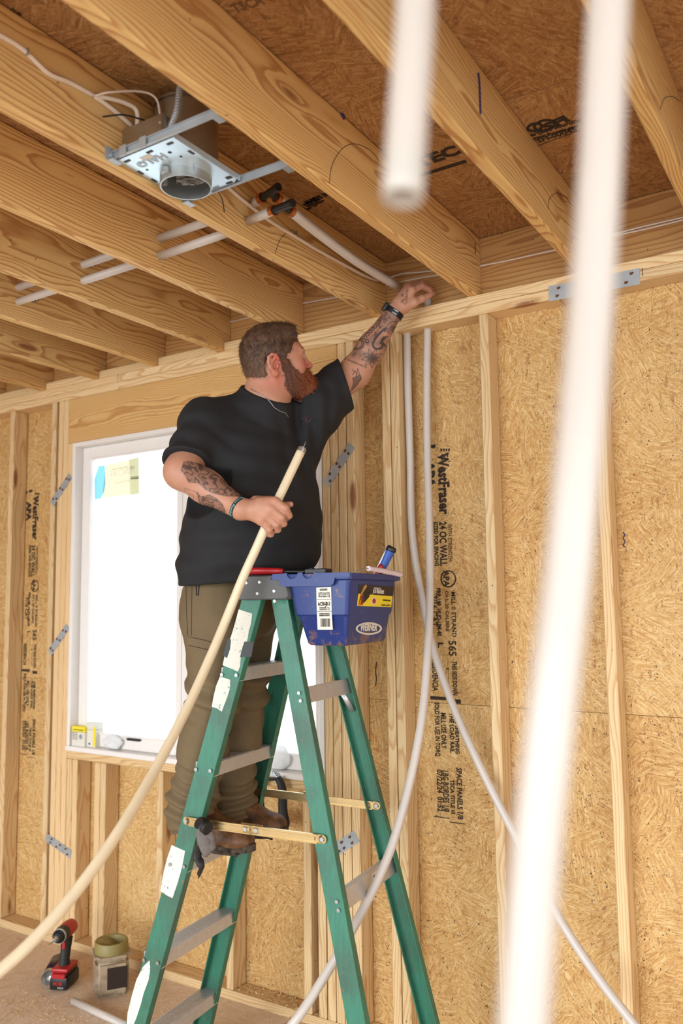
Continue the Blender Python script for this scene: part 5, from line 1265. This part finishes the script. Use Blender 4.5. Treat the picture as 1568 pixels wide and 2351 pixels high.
for sg in (1, -1):
    for k in range(26):
        t_ = k/25; p_ = Vector(HP(.098-.016*t_*t_, sg*(.016+.034*t_), .034+.006*math.sin(t_*3.0))); cyl(bm, p_, p_+Vector(-hf*.004+hr_*sg*.006+hu*random.uniform(-.001, .003)), .0008, .0003, 4)
o = bmesh_obj('eyebrow', bm, 'beard_red', man); o.matrix_parent_inverse = Matrix.Translation(-man.location); o['kind'] = 'stuff'
# ---- T-shirt
simple('shirt_black', (27, 27, 29), .82, 0, .12, 300, .25)
so = []
V_ = lambda prim, k=.04: so.append((prim, 'u', k))
V_(f_ell(TB(.010, -.01, 2.09), (.170, .235, .230), MB_), 0); V_(f_ell(TB(.022, -.016, 1.88), (.215, .258, .275), MB_), .08)
V_(f_ell(TB(-.045, -.035, 1.70), (.165, .235, .24), MB_), .07)
V_(f_cap(TB(-.01, -.08, 2.262), RSh, .070, .078), .05); V_(f_cap(TB(-.01, .10, 2.26), LSh, .076, .078), .05)
V_(f_cap(NB+UP*-.045, TB(-.01, -.08, 2.25), .084, .070), .04); V_(f_cap(NB+UP*-.05, HP(-.040, 0, -.050)*.5+NB*.5, .096, .0875), .03); V_(f_cap(NB+TF*.02-UP*.04, HP(0, 0, -.075)*.5+NB*.5, .085, .076), .03); V_(f_cap(NB+UP*-.05, TB(0, .10, 2.27), .082, .075), .04); V_(f_cap(NB+UP*-.028, TB(0, -.11, 2.268), .083, .080), .03); V_(f_cap(NB+UP*-.028, TB(0, .11, 2.29), .083, .080), .03); V_(f_cap(TB(0, -.11, 2.24), RSh, .082, .078), .03)
rd = (REl-RSh)/np.linalg.norm(REl-RSh); ld = (LEl-LSh)/np.linalg.norm(LEl-LSh)
V_(f_cap(RSh, REl+rd*.03, .080, .080), .05)
V_(f_cap(LSh, LEl+ld*.03, .080, .078), .05); V_(f_cap(LSh-UP*.05, LEl-UP*.035, .075, .068), .03)
V_(f_cap(TB(.02, .12, 2.12), LSh-UP*.05, .10, .075), .06)
def folds(P):
    q = (P-TC)@MB_.T; f, l, z = q[:, 0], q[:, 1], q[:, 2]
    arm = np.exp(-((z-2.16)/.22)**2-((l-.12)/.13)**2)          # pull towards the raised arm
    a1 = np.sin((l*.8+f*.5)*95+z*12+2*vnoise(P, 9, 11))*.0062*arm
    a2 = np.sin(z*48+f*10-l*14+2.4*vnoise(P, 7, 12))*.0060*np.exp(-((z-1.70)/.20)**2)
    a3 = vnoise(P, 13, 13)*.0070+vnoise(P, 30, 14)*.0022
    sl = np.exp(-(np.linalg.norm(P-(RSh*.35+REl*.65), axis=1)/.13)**2)*np.sin((P@rd)*75+vnoise(P, 12, 15)*2)*.0055
    return a1+a2+a3+sl
so.append(((folds, TC, 1), 'd', 0))
re_ = dp(430, 1062, 2.74)
so.append(((lambda P: -((P-A3(dep(440, 1066, 2.74)))@(rd*.80-hrz)) if False else -((P-Rcut)@Rn), TC, 1e3), 's', .003))
Rcut = A3(dep(425, 1058, 2.74)); Rn = rd*.9+AR*.18; Rn = Rn/np.linalg.norm(Rn)
Lcut = A3(dep(790, 862, 3.08)); Ln = AR*.93+AU*.30-AF*.0; Ln = Ln/np.linalg.norm(Ln)
def near_r(P): return np.linalg.norm(P-REl, axis=1)-.16
def near_l(P): return np.linalg.norm(P-(LEl+ld*.02), axis=1)-.20
so[-1] = ((lambda P: np.maximum(-((P-Rcut)@Rn), near_r(P)), REl, 1e3), 's', .004)
so.append(((lambda P: np.maximum(-((P-Lcut)@Ln), near_l(P)), LEl, 1e3), 's', .004))
HEM = A3(dep(470, 1338, 2.85))[2]
so.append(((lambda P: (P[:, 2]-(HEM-.006+.012*np.sin((P@TL)*9+1))), TC, 1e3), 's', .004))
# neck opening
cA, cB = A3(dep(552, 882, 2.96)), A3(dep(672, 921, 2.94)); cu = np.cross(cB-cA, AF); cu = cu/np.linalg.norm(cu); cu = cu if cu[2] > 0 else -cu
cn_ = cu-AF*.30; cn_ /= np.linalg.norm(cn_)
so.append(((lambda P: np.maximum(-((P-cA)@cn_), np.linalg.norm(P-(NB+UP*.07), axis=1)-.15), NB, 1e3), 's', .003))
sp_ = np.array([TB(-.25, -.3, HEM-.03), TB(.3, .3, 2.45), RSh, REl, LSh, LEl, TB(-.25, .3, 1.6), TB(.3, -.3, 1.6)])
if 0:
    pass
shirt = sdf_mesh('t_shirt', so, sp_.min(0)-.1, sp_.max(0)+.1, .005, 'shirt_black', man, smooth=1)
print('shirt', len(shirt.data.vertices))
def to_man(o): o.matrix_parent_inverse = Matrix.Translation(-man.location); return o
# collar rib
def ringpts(c, n_, r, r2=None, k=28, ph=0):
    c, n_ = A3(c), A3(n_); n_ = n_/np.linalg.norm(n_); a_ = np.cross(n_, UP+.01*AR); a_ /= np.linalg.norm(a_); b_ = np.cross(n_, a_)
    return [Vector(c+a_*r*math.cos(t)+b_*(r2 or r)*math.sin(t)) for t in np.linspace(ph, ph+2*math.pi, k)]
# ---- trousers
simple('trouser_olive', (112, 94, 66), .85, 0, .14, 220, .3)
LF, LB_ = LAv, LWv
def foot(s_): return LP(-.335, s_, .815)
to = []
W_ = lambda prim, k=.05: to.append((prim, 'u', k))
hipc = A3(dep(531, 1352, 2.99)); hipc[2] = 1.66
ML = np.array([LF, LB_, UP])
W_(f_ell(hipc+UP*-.02, (.160, .205, .17), ML), 0)
legs = {}
for s_, hip, knee, ank in ((-.095, hipc-LB_*.095+UP*-.10, A3(dep(488, 1600, 2.82)), A3(dep(441, 1850, 2.82))), (.10, hipc+LB_*.10+UP*-.10, A3(dep(560, 1590, 2.98)), A3(dep(530, 1832, 2.965)))):
    legs[s_] = (hip, knee, ank); W_(f_cap(hip, knee, .118, .082), .05); W_(f_cap(knee+LF*.0, knee*.5+ank*.5, .082, .078), .03); W_(f_cap(knee*.5+ank*.5-LF*.006, ank, .080, .078), .03)
    W_(f_cap(ank, ank-UP*.13+LF*.012, .080, .088), .02)
def tfold(P):
    z = P[:, 2]; k = A3(legs[-.095][1])[2]
    low = np.clip((1.14-z)/.16, 0, 1); a1 = np.sin(z*118+9*vnoise(P, 7, 21))*.0085*low
    kn_ = np.exp(-((z-k)/.10)**2)*np.sin(z*70+(P@LF)*38+2.5*vnoise(P, 9, 22))*.0095
    hp_ = np.exp(-((z-1.50)/.09)**2)*np.sin((P@LF)*40+z*34+2*vnoise(P, 8, 24))*.0060
    return a1+kn_+hp_+vnoise(P, 11, 23)*.0080+vnoise(P, 26, 25)*.0025
to.append(((tfold, hipc, 1), 'd', 0))
to.append(((lambda P: P[:, 2]-(.870+.010*np.sin((P@LF)*30+(P@LB_)*18)), hipc, 1e3), 's', .004))
to.append(((lambda P: (HEM+.035)-P[:, 2], hipc, 1e3), 's', .004))
ks = np.array([hipc+.28, hipc-.28, A3(legs[-.095][2])-.14, A3(legs[.10][2])+.14])
lo_ = ks.min(0)-.05; lo_[2] = .84; hi_ = ks.max(0)+.05
pants = sdf_mesh('trousers', to, lo_, hi_, .005, 'trouser_olive', man)
print('pants', len(pants.data.vertices))
# seams, pocket flap and cord laid on the cloth by casting back to it
from mathutils.bvhtree import BVHTree
def bvh_of(o): me = o.data; return BVHTree.FromPolygons([v.co[:] for v in me.vertices], [p.vertices[:] for p in me.polygons])
BP, BS = bvh_of(pants), bvh_of(shirt)
def hit(bv, u, v, lift=.001):
    r_ = Vector(ray(u, v)).normalized(); h_ = bv.ray_cast(Vector(CP), r_); return (h_[0]-r_*lift) if h_[0] is not None else None
def drape(bv, pix, nm, rad, mat, par, lift=.001, sub=3):
    P = [hit(bv, u, v, lift) for u, v in pix]; P = [p_ for p_ in P if p_ is not None]
    if len(P) < 2: return
    return to_man(link(nm, tubemesh(nm, P, rad, mat, 6, sub=sub), par))
simple('seam_dark', (58, 46, 32), .9, 0, .1)
def lerp_pix(pts, n=14):
    out = []
    for a_, b_ in zip(pts, pts[1:]):
        for k in range(n): out.append((a_[0]+(b_[0]-a_[0])*k/n, a_[1]+(b_[1]-a_[1])*k/n))
    return out+[pts[-1]]
for pts in ([(427, 1338), (428, 1400), (431, 1460)], [(441, 1342), (440, 1400), (439, 1460)], [(433, 1462), (470, 1470), (500, 1478)], [(434, 1482), (470, 1490), (496, 1495)]):
    drape(BP, lerp_pix(pts, 8), 'seam', .0011, 'seam_dark', man, .0004)
drape(BP, lerp_pix([(450, 1330), (451, 1366), (455, 1366), (458, 1330)], 4), 'pocket_cord', .0016, 'black_rubber', man, .002)
# embroidered chest mark
bm = bmesh.new(); rg_ = random.Random(4)
for k in range(26):
    u, v = rg_.gauss(706, 5), rg_.gauss(964, 5); 
    p_ = hit(BS, u, v, .0006)
    if p_ is None: continue
    cyl(bm, p_, p_+Vector((rg_.uniform(-.004, .004), rg_.uniform(-.002, .002), rg_.uniform(-.004, .004))), .0009, n=5, mi=rg_.choice((0, 0, 1)))
o = bmesh_obj('embroidered_mark', bm, ['red_plastic', 'blue_grip'], man); to_man(o); o['kind'] = 'stuff'
BB = bvh_of(body)
def near_hit(u, v):
    c_ = [h_ for h_ in (hit(BS, u, v, .002), hit(BB, u, v, .002)) if h_ is not None]
    return min(c_, key=lambda h_: (h_-Vector(CP)).length) if c_ else None
nk = [near_hit(u, v) for u, v in lerp_pix([(576, 893), (592, 902), (610, 912), (622, 925), (630, 936), (645, 945), (655, 948), (662, 957)], 5)]
nk = [p_ for p_ in nk if p_ is not None]
o = to_man(link('necklace', tubemesh('necklace', nk, [.0012 if i % 2 else .0019 for i in range(81)], 'steel', 6, sub=2), man))
# wristband with lettering, watch with link strap
def band(nm, c, ax, r, wd, th, mat, k=40):
    c, ax = A3(c), A3(ax)/np.linalg.norm(ax); a_ = np.cross(ax, UP); a_ /= np.linalg.norm(a_); b_ = np.cross(ax, a_); bm = bmesh.new(); R_ = []
    for rr, off in ((r, -wd/2), (r+th, -wd/2), (r+th, wd/2), (r, wd/2)):
        R_.append([bm.verts.new(Vector(c+ax*off+a_*rr*math.cos(t)+b_*rr*math.sin(t))) for t in np.linspace(0, 2*math.pi, k, endpoint=False)])
    for i in range(4):
        for j in range(k): bm.faces.new((R_[i][j], R_[i][(j+1) % k], R_[(i+1) % 4][(j+1) % k], R_[(i+1) % 4][j]))
    bmesh.ops.recalc_face_normals(bm, faces=bm.faces[:]); return to_man(bmesh_obj(nm, bm, mat, man, smooth=True))
ax = (RWr-REl); ax /= np.linalg.norm(ax); wb = band('wristband', RWr-ax*.006, ax, .0345, .013, .0022, 'black_rubber')
simple('teal_print', (120, 200, 196), .6, 0, 0)
n_ = -AF-ax*((-AF)@ax); n_ /= np.linalg.norm(n_); td = np.cross(ax, n_)
td = td if td[2] < 0 else -td
def wrap_text(body_, c, ax_, r, size, mat, par, a0, a1, nm='wristband_lettering'):
    t_ = text(body_, size, mat, par, Matrix.Identity(4), nm, bold=0, thick=.0002); me = t_.data; me = me.copy(); t_.data = me
    xs_ = [v.co.x for v in me.vertices]; L_ = max(xs_)
    for v in me.vertices:
        an = a0+(a1-a0)*v.co.x/L_; rr = r+.0003+v.co.z; dirn = td*math.sin(an)+n_*math.cos(an); p_ = A3(c)+dirn*rr-ax_*(v.co.y-size*.35)*1.0; v.co = Vector(p_)
    to_man(t_); return t_
wrap_text('Service Plumbing', RWr-ax*.006, ax*-1 if False else -ax, .0368, .011, 'teal_print', man, -1.25, 1.15)
ax2 = (LWr-LEl); ax2 /= np.linalg.norm(ax2); cW = LWr-ax2*.004
band('watch_strap', cW, ax2, .0335, .020, .004, 'black_plastic')
n2_ = -AF-ax2*((-AF)@ax2); n2_ /= np.linalg.norm(n2_); t2_ = np.cross(ax2, n2_)
bm = bmesh.new()
for j in range(-4, 16):
    an = j*.16-.35; dr = n2_*math.cos(an)+t2_*math.sin(an); bx(bm, (0, 0, 0), (.0042, .021, .002), frame(cW+dr*.0378, -n2_*math.sin(an)+t2_*math.cos(an), ax2))
to_man(bmesh_obj('strap_link', bm, 'black_plastic', man))['kind'] = 'stuff'
bm = bmesh.new()
for j in (-1, 0, 1, 2):
    for q_ in (-.006, .006): 
        an = j*.12+.1; dr = n2_*math.cos(an)+t2_*math.sin(an); bx(bm, (0, 0, 0), (.003, .004, .001), frame(cW+dr*.0392+ax2*q_, -n2_*math.sin(an)+t2_*math.cos(an), ax2))
to_man(bmesh_obj('bright_clasp', bm, 'steel', man))['kind'] = 'stuff'
sgn = 1 if (t2_@AR) < 0 else -1; dr = t2_*sgn*.95+n2_*.25; dr /= np.linalg.norm(dr)
bm = bmesh.new(); bx(bm, (0, 0, 0), (.036, .038, .011), frame(cW+dr*.040, ax2, np.cross(dr, ax2))); to_man(bmesh_obj('watch_case', bm, 'black_plastic', man, bevel=.004, seg=2, smooth=True))
# ---- boots
s = NT('boot_leather', .55); o_ = s.obj(); n1 = s.noise(o_, 22, 4, .6); s.color(s.ramp(n1, [(.3, lin(66, 44, 28)), (.52, lin(112, 74, 42)), (.72, lin(156, 122, 92))])); s.bump(n1, .3, .002); MT['boot_leather'] = s.m
s = NT('boot_sole', .85); n1 = s.noise(s.obj(), 60, 3); s.color(s.ramp(n1, [(.35, lin(40, 32, 26)), (.7, lin(92, 74, 58))])); s.bump(n1, .5, .002); MT['boot_sole'] = s.m
for s_, pit in ((-.09, .0), (.10, .02)):
    T0 = A3(LP(-.335, s_, .8175)); BF = LF*math.cos(.06)+LB_*math.sin(.06)*(-1 if s_ < 0 else 1); BL = np.cross(UP, BF); MBt = np.array([BF, BL, UP])
    Bp = lambda f, l, z: T0+BF*f+BL*l+UP*z
    bo = [(f_cap(Bp(-.055, 0, .05), Bp(-.052, 0, .15), .047, .054), 'u', 0), (f_cap(Bp(-.05, 0, .045), Bp(.06, 0, .045), .046, .043), 'u', .03), (f_ell(Bp(.112, 0, .038), (.075, .052, .040), MBt), 'u', .025),
          (f_cap(Bp(-.03, 0, .11), Bp(.07, 0, .062), .040, .032), 'u', .03), (f_plane(T0+UP*.018, UP), 'x', 0)]
    bo[-1] = ((lambda P, T0=T0: P[:, 2]-(T0[2]+.018), T0, 1e3), 's', .003)
    bt = sdf_mesh('boot', bo+[((lambda P: vnoise(P, 45, 31)*.0016, T0, 1), 'd', 0)], T0-.24, T0+.26, .004, 'boot_leather', man)
    out = []
    for k in range(36):
        an = 2*math.pi*k/36; f_ = math.cos(an); l_ = math.sin(an); x_ = .045+f_*.150; wd_ = .052 if f_ > .1 else (.044 if f_ > -.5 else .042); out.append((x_, l_*wd_*(1 if abs(f_) < .85 else 1)))
    bm = bmesh.new(); lo2 = [bm.verts.new(Vector(Bp(x, y, -.0035+(.012*max(0, (x-.13)/.06))))) for x, y in out]; up2 = [bm.verts.new(Vector(Bp(x, y, .021+(.010*max(0, (x-.13)/.06))))) for x, y in out]
    bm.faces.new(lo2[::-1]); bm.faces.new(up2)
    for k in range(36): bm.faces.new((lo2[k], lo2[(k+1) % 36], up2[(k+1) % 36], up2[k]))
    for x0_ in (-.05,): bx(bm, (0, 0, 0), (.078, .080, .014), frame(Bp(-.062, 0, -.007), BF, BL))
    for k in range(9):
        for sg in (-1, 1): bx(bm, (0, 0, 0), (.010, .006, .010), frame(Bp(-.07+k*.028, sg*(.048 if k > 3 else .043), .004), BF, BL))
    bmesh.ops.recalc_face_normals(bm, faces=bm.faces[:]); so_ = bmesh_obj('sole', bm, 'boot_sole', bt, smooth=False, bevel=0); so_.matrix_parent_inverse = Matrix.Identity(4)
    for k in range(4):
        c0 = Bp(-.012+k*.022, 0, .125-k*.017); me = tubemesh('lace', [Vector(c0-BL*.026+UP*-.004), Vector(c0+UP*.008+BF*.004), Vector(c0+BL*.026-UP*.004)], .0022, 'black_rubber', 6, sub=3); link('lace', me, bt)
    lg = T0+UP*.14-BF*.052
    cy_ = bmesh.new(); cyl(cy_, lg, lg+UP*.06, .050, n=18)
    to_man(bmesh_obj('sock', cy_, 'vinyl_white', man, smooth=True))
# ------------------------------------------------------------------ things on the floor and the sill
def obb(name, bm, mat, par, sm=False, bev=0, seg=1, **k): return bmesh_obj(name, bm, mat, par, smooth=sm, bevel=bev, seg=seg, **k)
# impact driver standing on its battery
p0 = pZ(148, 2262, 0); dr = empty('impact_driver', (p0[0], p0[1], 0), (0, 0, -1.15)); tag(dr, 'red and black cordless impact driver standing on its battery', 'power tool')
# local x = forward (bit direction)
bm = bmesh.new(); bx(bm, (.0, 0, .030), (.120, .078, .052)); bx(bm, (-.004, 0, .062), (.105, .070, .014)); obb('battery', bm, 'black_plastic', dr, True, .010, 2)
bm = bmesh.new(); bx(bm, (.0, 0, .078), (.104, .074, .018)); o = obb('collar', bm, 'red_plastic', dr, True, .006, 2)
bm = bmesh.new(); bx(bm, (.055, 0, .060), (.014, .060, .02)); obb('latch', bm, 'red_plastic', dr, True, .003)
text('M18', .022, 'red_plastic', dr, frame((.0612, -.022, .024), (0, 1, 0), (0, 0, 1)), 'battery_lettering', bold=.0006)
text('XC5.0', .010, 'vinyl_white', dr, frame((.0612, -.002, .012), (0, 1, 0), (0, 0, 1)), 'battery_lettering')
me = tubemesh('grip', [(.004, 0, .08), (.002, 0, .11), (-.006, 0, .15), (-.012, 0, .195)], [(.021, .026), (.017, .021), (.018, .022), (.021, .027)], 'black_rubber', 16, sub=4); link('grip', me, dr)
bm = bmesh.new(); bx(bm, (.012, 0, .168), (.012, .014, .030)); obb('trigger', bm, 'red_plastic', dr, True, .003)
me = tubemesh('motor_housing', [(-.062, 0, .225), (-.054, 0, .225), (-.02, 0, .225), (.022, 0, .224)], [.022, .030, .033, .031], 'red_plastic', 24, sub=4); link('motor_housing', me, dr)
me = tubemesh('nose', [(.018, 0, .224), (.045, 0, .223), (.068, 0, .223), (.080, 0, .223)], [.032, .031, .026, .018], 'black_plastic', 24, sub=4); link('nose', me, dr)
me = tubemesh('nose_ring', [(.050, 0, .223), (.060, 0, .223)], .0305, 'steel', 24, sub=1); link('nose_ring', me, dr)
me = tubemesh('chuck', [(.078, 0, .223), (.096, 0, .223), (.104, 0, .223)], [.013, .012, .008], 'steel', 16, sub=2); link('chuck', me, dr)
me = tubemesh('bit', [(.10, 0, .223), (.145, 0, .223), (.150, 0, .223)], [.0035, .0035, .001], 'steel', 6, sub=1); link('bit', me, dr)
# spray can lying down
a = pZ(112, 2244, .030); b = pZ(138, 2196, .030); a, b = Vector(a), Vector(b); d = (b-a); d.z = 0; d.normalize(); b = a+d*.19
sc = empty('spray_can', a); tag(sc, 'dark purple aerosol can lying on the floor, silver base forward', 'can')
simple('can_purple', (52, 34, 58), .35, .3, .25, 30)
link('can_body', tubemesh('can_body', [d*.020, d*.165], .030, 'can_purple', 28, sub=1), sc)
link('shoulder', tubemesh('shoulder', [d*.165, d*.178, d*.186], [.030, .024, .014], 'steel', 28, sub=2), sc); link('cap', tubemesh('cap', [d*.182, d*.205], .017, 'black_plastic', 20, sub=1), sc)
bm = bmesh.new(); N = 28; Mb = frame((0, 0, 0), d, (0, 0, 1)); R_ = []
for x, r in ((.022, .0305), (.006, .0305), (-.004, .031), (-.006, .029), (.004, .026), (.012, .016), (.016, .0)):
    R_.append([bm.verts.new(Mb @ Vector((x, math.cos(2*math.pi*k/N)*max(r, .0005), math.sin(2*math.pi*k/N)*max(r, .0005)))) for k in range(N)])
for i in range(len(R_)-1):
    for k in range(N): bm.faces.new((R_[i][k], R_[i][(k+1) % N], R_[i+1][(k+1) % N], R_[i+1][k]))
obb('base_dome', bm, 'steel', sc, True)
bm = bmesh.new(); bx(bm, (.12, 0, .0305), (.04, .03, .0008), Mb); obb('label_band', bm, 'yellow', sc)
# square clear jar with an olive lid
p0 = pZ(250, 2278, 0); jr = empty('square_jar', (p0[0], p0[1]+.01, 0), (0, 0, -.62)); tag(jr, 'cloudy square plastic jar with olive screw lid', 'jar')
s = NT('cloudy_plastic', .3); s.b.inputs['Base Color'].default_value = lin(196, 176, 146)+(1,); s.b.inputs['Transmission Weight'].default_value = .35; s.b.inputs['IOR'].default_value = 1.2
n1 = s.noise(s.obj(), 22, 4, .6); s.color(s.mix(s.ramp(n1, [(.45, 0), (.7, .8)]), lin(204, 184, 156)+(1,), lin(120, 96, 66)+(1,))); MT['cloudy_plastic'] = s.m
simple('olive_lid', (142, 128, 74), .5, 0, .1, 20)
bm = bmesh.new(); bx(bm, (0, 0, .074), (.136, .136, .148)); bmesh.ops.bevel(bm, geom=[e for e in bm.edges], offset=.016, segments=3, affect='EDGES'); obb('jar_body', bm, 'cloudy_plastic', jr, True)
bm = bmesh.new(); bx(bm, (0, 0, .034), (.122, .122, .05)); obb('screws_inside', bm, 'rust', jr, False, .012)['kind'] = 'stuff'
bm = bmesh.new(); bx(bm, (0, 0, .160), (.148, .148, .010)); bmesh.ops.bevel(bm, geom=[e for e in bm.edges if abs(e.verts[0].co.z-e.verts[1].co.z) > .005], offset=.02, segments=3, affect='EDGES'); obb('shoulder_rim', bm, 'cloudy_plastic', jr, True)
bm = bmesh.new(); N = 36; R_ = []
for r, z in ((.0, .176), (.030, .176), (.052, .180), (.056, .206), (.066, .209), (.069, .205), (.069, .165), (.060, .163)):
    R_.append([bm.verts.new((math.cos(2*math.pi*k/N)*max(r, .0004), math.sin(2*math.pi*k/N)*max(r, .0004), z+(.030*max(0, -math.cos(2*math.pi*k/N-.9)) if r < .054 and r > 0 else (.012 if r == 0 else 0)))) for k in range(N)])
for i in range(len(R_)-1):
    for k in range(N): bm.faces.new((R_[i][k], R_[i+1][k], R_[i+1][(k+1) % N], R_[i][(k+1) % N]))
bmesh.ops.recalc_face_normals(bm, faces=bm.faces[:]); obb('screw_lid', bm, 'olive_lid', jr, True)
bm = bmesh.new(); bx(bm, (.0688, .018, .078), (.0012, .082, .085)); obb('dark_label', bm, 'dark_label', jr)
# pipe offcut on the floor
a = Vector(pZ(168, 2298, RP)); b = Vector(pZ(275, 2348, RP)); b = a+(b-a)*1.15
pipe('pipe_offcut', [a, b], RP, 'short white pipe offcut lying on the floor in front of the jar', None, 'pex', sub=1, hollow=.8)
# wood chips
bm = bmesh.new(); rg = random.Random(11)
def chip(c, s_, zz=.0):
    M_ = Matrix.Translation((c[0], c[1], zz+.002)) @ Euler((rg.uniform(-.6, .6), rg.uniform(-.6, .6), rg.uniform(0, 6.28))).to_matrix().to_4x4(); bx(bm, (0, 0, 0), (s_*rg.uniform(.8, 2.6), s_*rg.uniform(.4, 1), .0012), M_)
for k in range(650):
    u, v = rg.uniform(-40, 1000), rg.uniform(2210, 2500); c = pZ(u, v, 0)
    if c[1] < -.02: chip(c, rg.uniform(.002, .005))
for k in range(150):
    c0 = pZ(90, 2330, 0) if k % 2 else pZ(60, 2300, 0); chip((c0[0]+rg.gauss(0, .12), c0[1]+rg.gauss(0, .05)), rg.uniform(.003, .007))
for k in range(160):
    x = rg.choice((-1.66, -1.10, -.9)); chip((x+rg.gauss(0, .05), rg.uniform(.01, .08)), rg.uniform(.004, .010), T)
o = obb('wood_chips', bm, 'pine_stud', None); o['kind'] = 'stuff'; o['label'] = 'pale wood chips and drill shavings scattered on the floor'; o['category'] = 'wood chips'
o = link('bent_nail', tubemesh('bent_nail', [pZ(656, 2351, .01), pY(664, 2345, -.02), pY(667, 2334, -.012)], .0018, 'rust', 6), None); tag(o, 'small bent rusty nail at the foot of the bottom plate', 'nail')
# ---- sill: outlet boxes' carton, foam tin, crumpled bag
zs_ = WZ0+.0195
def carton(nm, u0, u1, vt, yf, dpt, label, topc, lowc):
    a = pZ(u0, 1712, zs_); xa, xb = pY(u0, 1712, yf)[0], pY(u1, 1714, yf)[0]; h = pY((u0+u1)/2, vt, yf)[2]-zs_
    c = empty(nm, ((xa+xb)/2, yf+dpt/2, zs_)); tag(c, label, 'box'); bm = bmesh.new(); bx(bm, (0, 0, h*.36), (xb-xa, dpt, h*.72)); obb('box_body', bm, lowc, c, False, .001)
    bm = bmesh.new(); bx(bm, (0, 0, h*.865), (xb-xa, dpt, h*.27)); obb('box_top', bm, topc, c, False, .001); return c, xb-xa, h
c, w_, h = carton('carton', 164, 194, 1668, .004, .035, 'small white and yellow carton at the left end of the window sill', 'yellow', 'white_paper')
text('LAMP BASE', .009, 'ink', c, frame((-w_*.42, -.0182, h*.80), (1, 0, 0), (0, 0, 1)), 'printing', fit=w_*.8)
for k in range(5): text('suitable for dry sites', .005, 'ink_soft', c, frame((-w_*.45, -.0182, h*(.66-.08*k)), (1, 0, 0), (0, 0, 1)), 'printing', fit=w_*.42)
bm = bmesh.new()
for q in (.012, .006): cyl(bm, (w_*.2, -.0178, h*.5), (w_*.2, -.0184, h*.5), q, n=18)
obb('printed_emblem', bm, 'galvanized', c)
c, w_, h = carton('carton', 196, 219, 1660, .018, .05, 'tall white carton with a yellow edge, second from the left on the sill', 'white_paper', 'white_paper')
bm = bmesh.new(); bx(bm, (w_*.38, -.0256, h*.45), (w_*.24, .0008, h*.8)); obb('yellow_edge', bm, 'yellow', c); bm = bmesh.new(); cyl(bm, (-w_*.1, -.0252, h*.14), (-w_*.1, -.0262, h*.14), .006, n=14); obb('printed_emblem', bm, 'blue_grip', c)
s = NT('clear_film', .15); s.b.inputs['Base Color'].default_value = (.97, .98, .98, 1); s.b.inputs['Transmission Weight'].default_value = .35; s.b.inputs['IOR'].default_value = 1.1; MT['clear_film'] = s.m
def bag(u, v, yy, rx, rz, label, seed):
    c = A3(pY(u, v, yy)); c[2] = zs_+rz*.96; o_ = empty('plastic_bag', (c[0], c[1], zs_)); tag(o_, label, 'bag')
    ops_ = [(f_ell(c, (rx, .022, rz)), 'u', 0), ((lambda P: vnoise(P, 60, seed)*.006, c, 1), 'd', 0), ((lambda P: P[:, 2]-(zs_+.001), c, 1e3), 's', .002)]
    b_ = sdf_mesh('film', ops_, c-rx-.02, c+rx+.02, .005, 'clear_film', o_)
    bm = bmesh.new(); bx(bm, (c[0]-o_.location.x, c[1]-o_.location.y, .022), (rx*.9, .018, .030)); obb('contents', bm, 'white_paper', o_, False, .006)
bag(258, 1700, .026, .062, .034, 'crumpled clear plastic bag on the window sill beside the cartons', 5)
bag(640, 1760, .026, .055, .050, 'crumpled clear plastic bag on the sill seen between the ladder rails', 6)
# black strap-handled tool hanging under the sill, seen through the ladder
hp_ = pY(632, 1778, -.03); tb = empty('hanging_tool', hp_); tag(tb, 'black looped tool with a punched metal strap hanging below the window sill', 'tool')
Yt = -.035
def tpart(nm, pix, rad, mat, n=14, y=Yt): return link(nm, tubemesh(nm, [Vector(pY(u, v, y))-Vector(hp_) for u, v in pix], rad, mat, n, sub=5), tb)
tpart('metal_strap', [(628, 1770), (636, 1780), (641, 1788)], [(.0085, .0015), (.0085, .0015), (.0085, .0015)], 'plate_bright', 8, -.022)
tpart('loop', [(638, 1786), (645, 1800), (649, 1822), (649, 1850), (650, 1868), (653, 1890), (652, 1908)], [(.014, .016), (.016, .018), (.018, .018), (.018, .018), (.019, .020), (.022, .026), (.014, .022)], 'black_rubber')
tpart('lower_grip', [(606, 1876), (620, 1880), (638, 1888), (650, 1900)], [(.022, .026), (.028, .032), (.034, .036), (.022, .030)], 'black_rubber')
tpart('upper_bar', [(600, 1788), (622, 1789), (640, 1788)], [.007, .007, .006], 'black_rubber')
tpart('far_loop', [(604, 1790), (600, 1830), (604, 1876)], [.009, .010, .012], 'black_rubber')
bm = bmesh.new()
for (u, v) in ((632.5, 1777), (635, 1781)):
    q = Vector(pY(u, v, -.0245))-Vector(hp_); cyl(bm, q, q+Vector((0, -.0015, 0)), .0022, n=8)
obb('strap_hole', bm, 'ink', tb)['kind'] = 'stuff'
# nails driven beside the studs
bm = bmesh.new()
for (u, v) in ((924, 1286), (928, 1178), (940, 1378)):
    q = Vector(pY(u, v, DW-.012)); cyl(bm, q, q+Vector((.016, -.006, .003)), .0014, n=6)
o = obb('nail', bm, 'galvanized', wall); o['kind'] = 'stuff'
for ob in D.objects:
    n_ = ob.name.split('.')[0]
    if n_ in ('cable_staple', 'spring_clip', 'box_screw', 'marking_ring', 'mill_stamp', 'printed_emblem', 'tread', 'lettering', 'label_lettering') and ob.type == 'MESH' and ob.parent and 'kind' not in ob and n_ in ('spring_clip', 'box_screw'): ob['kind'] = 'stuff'
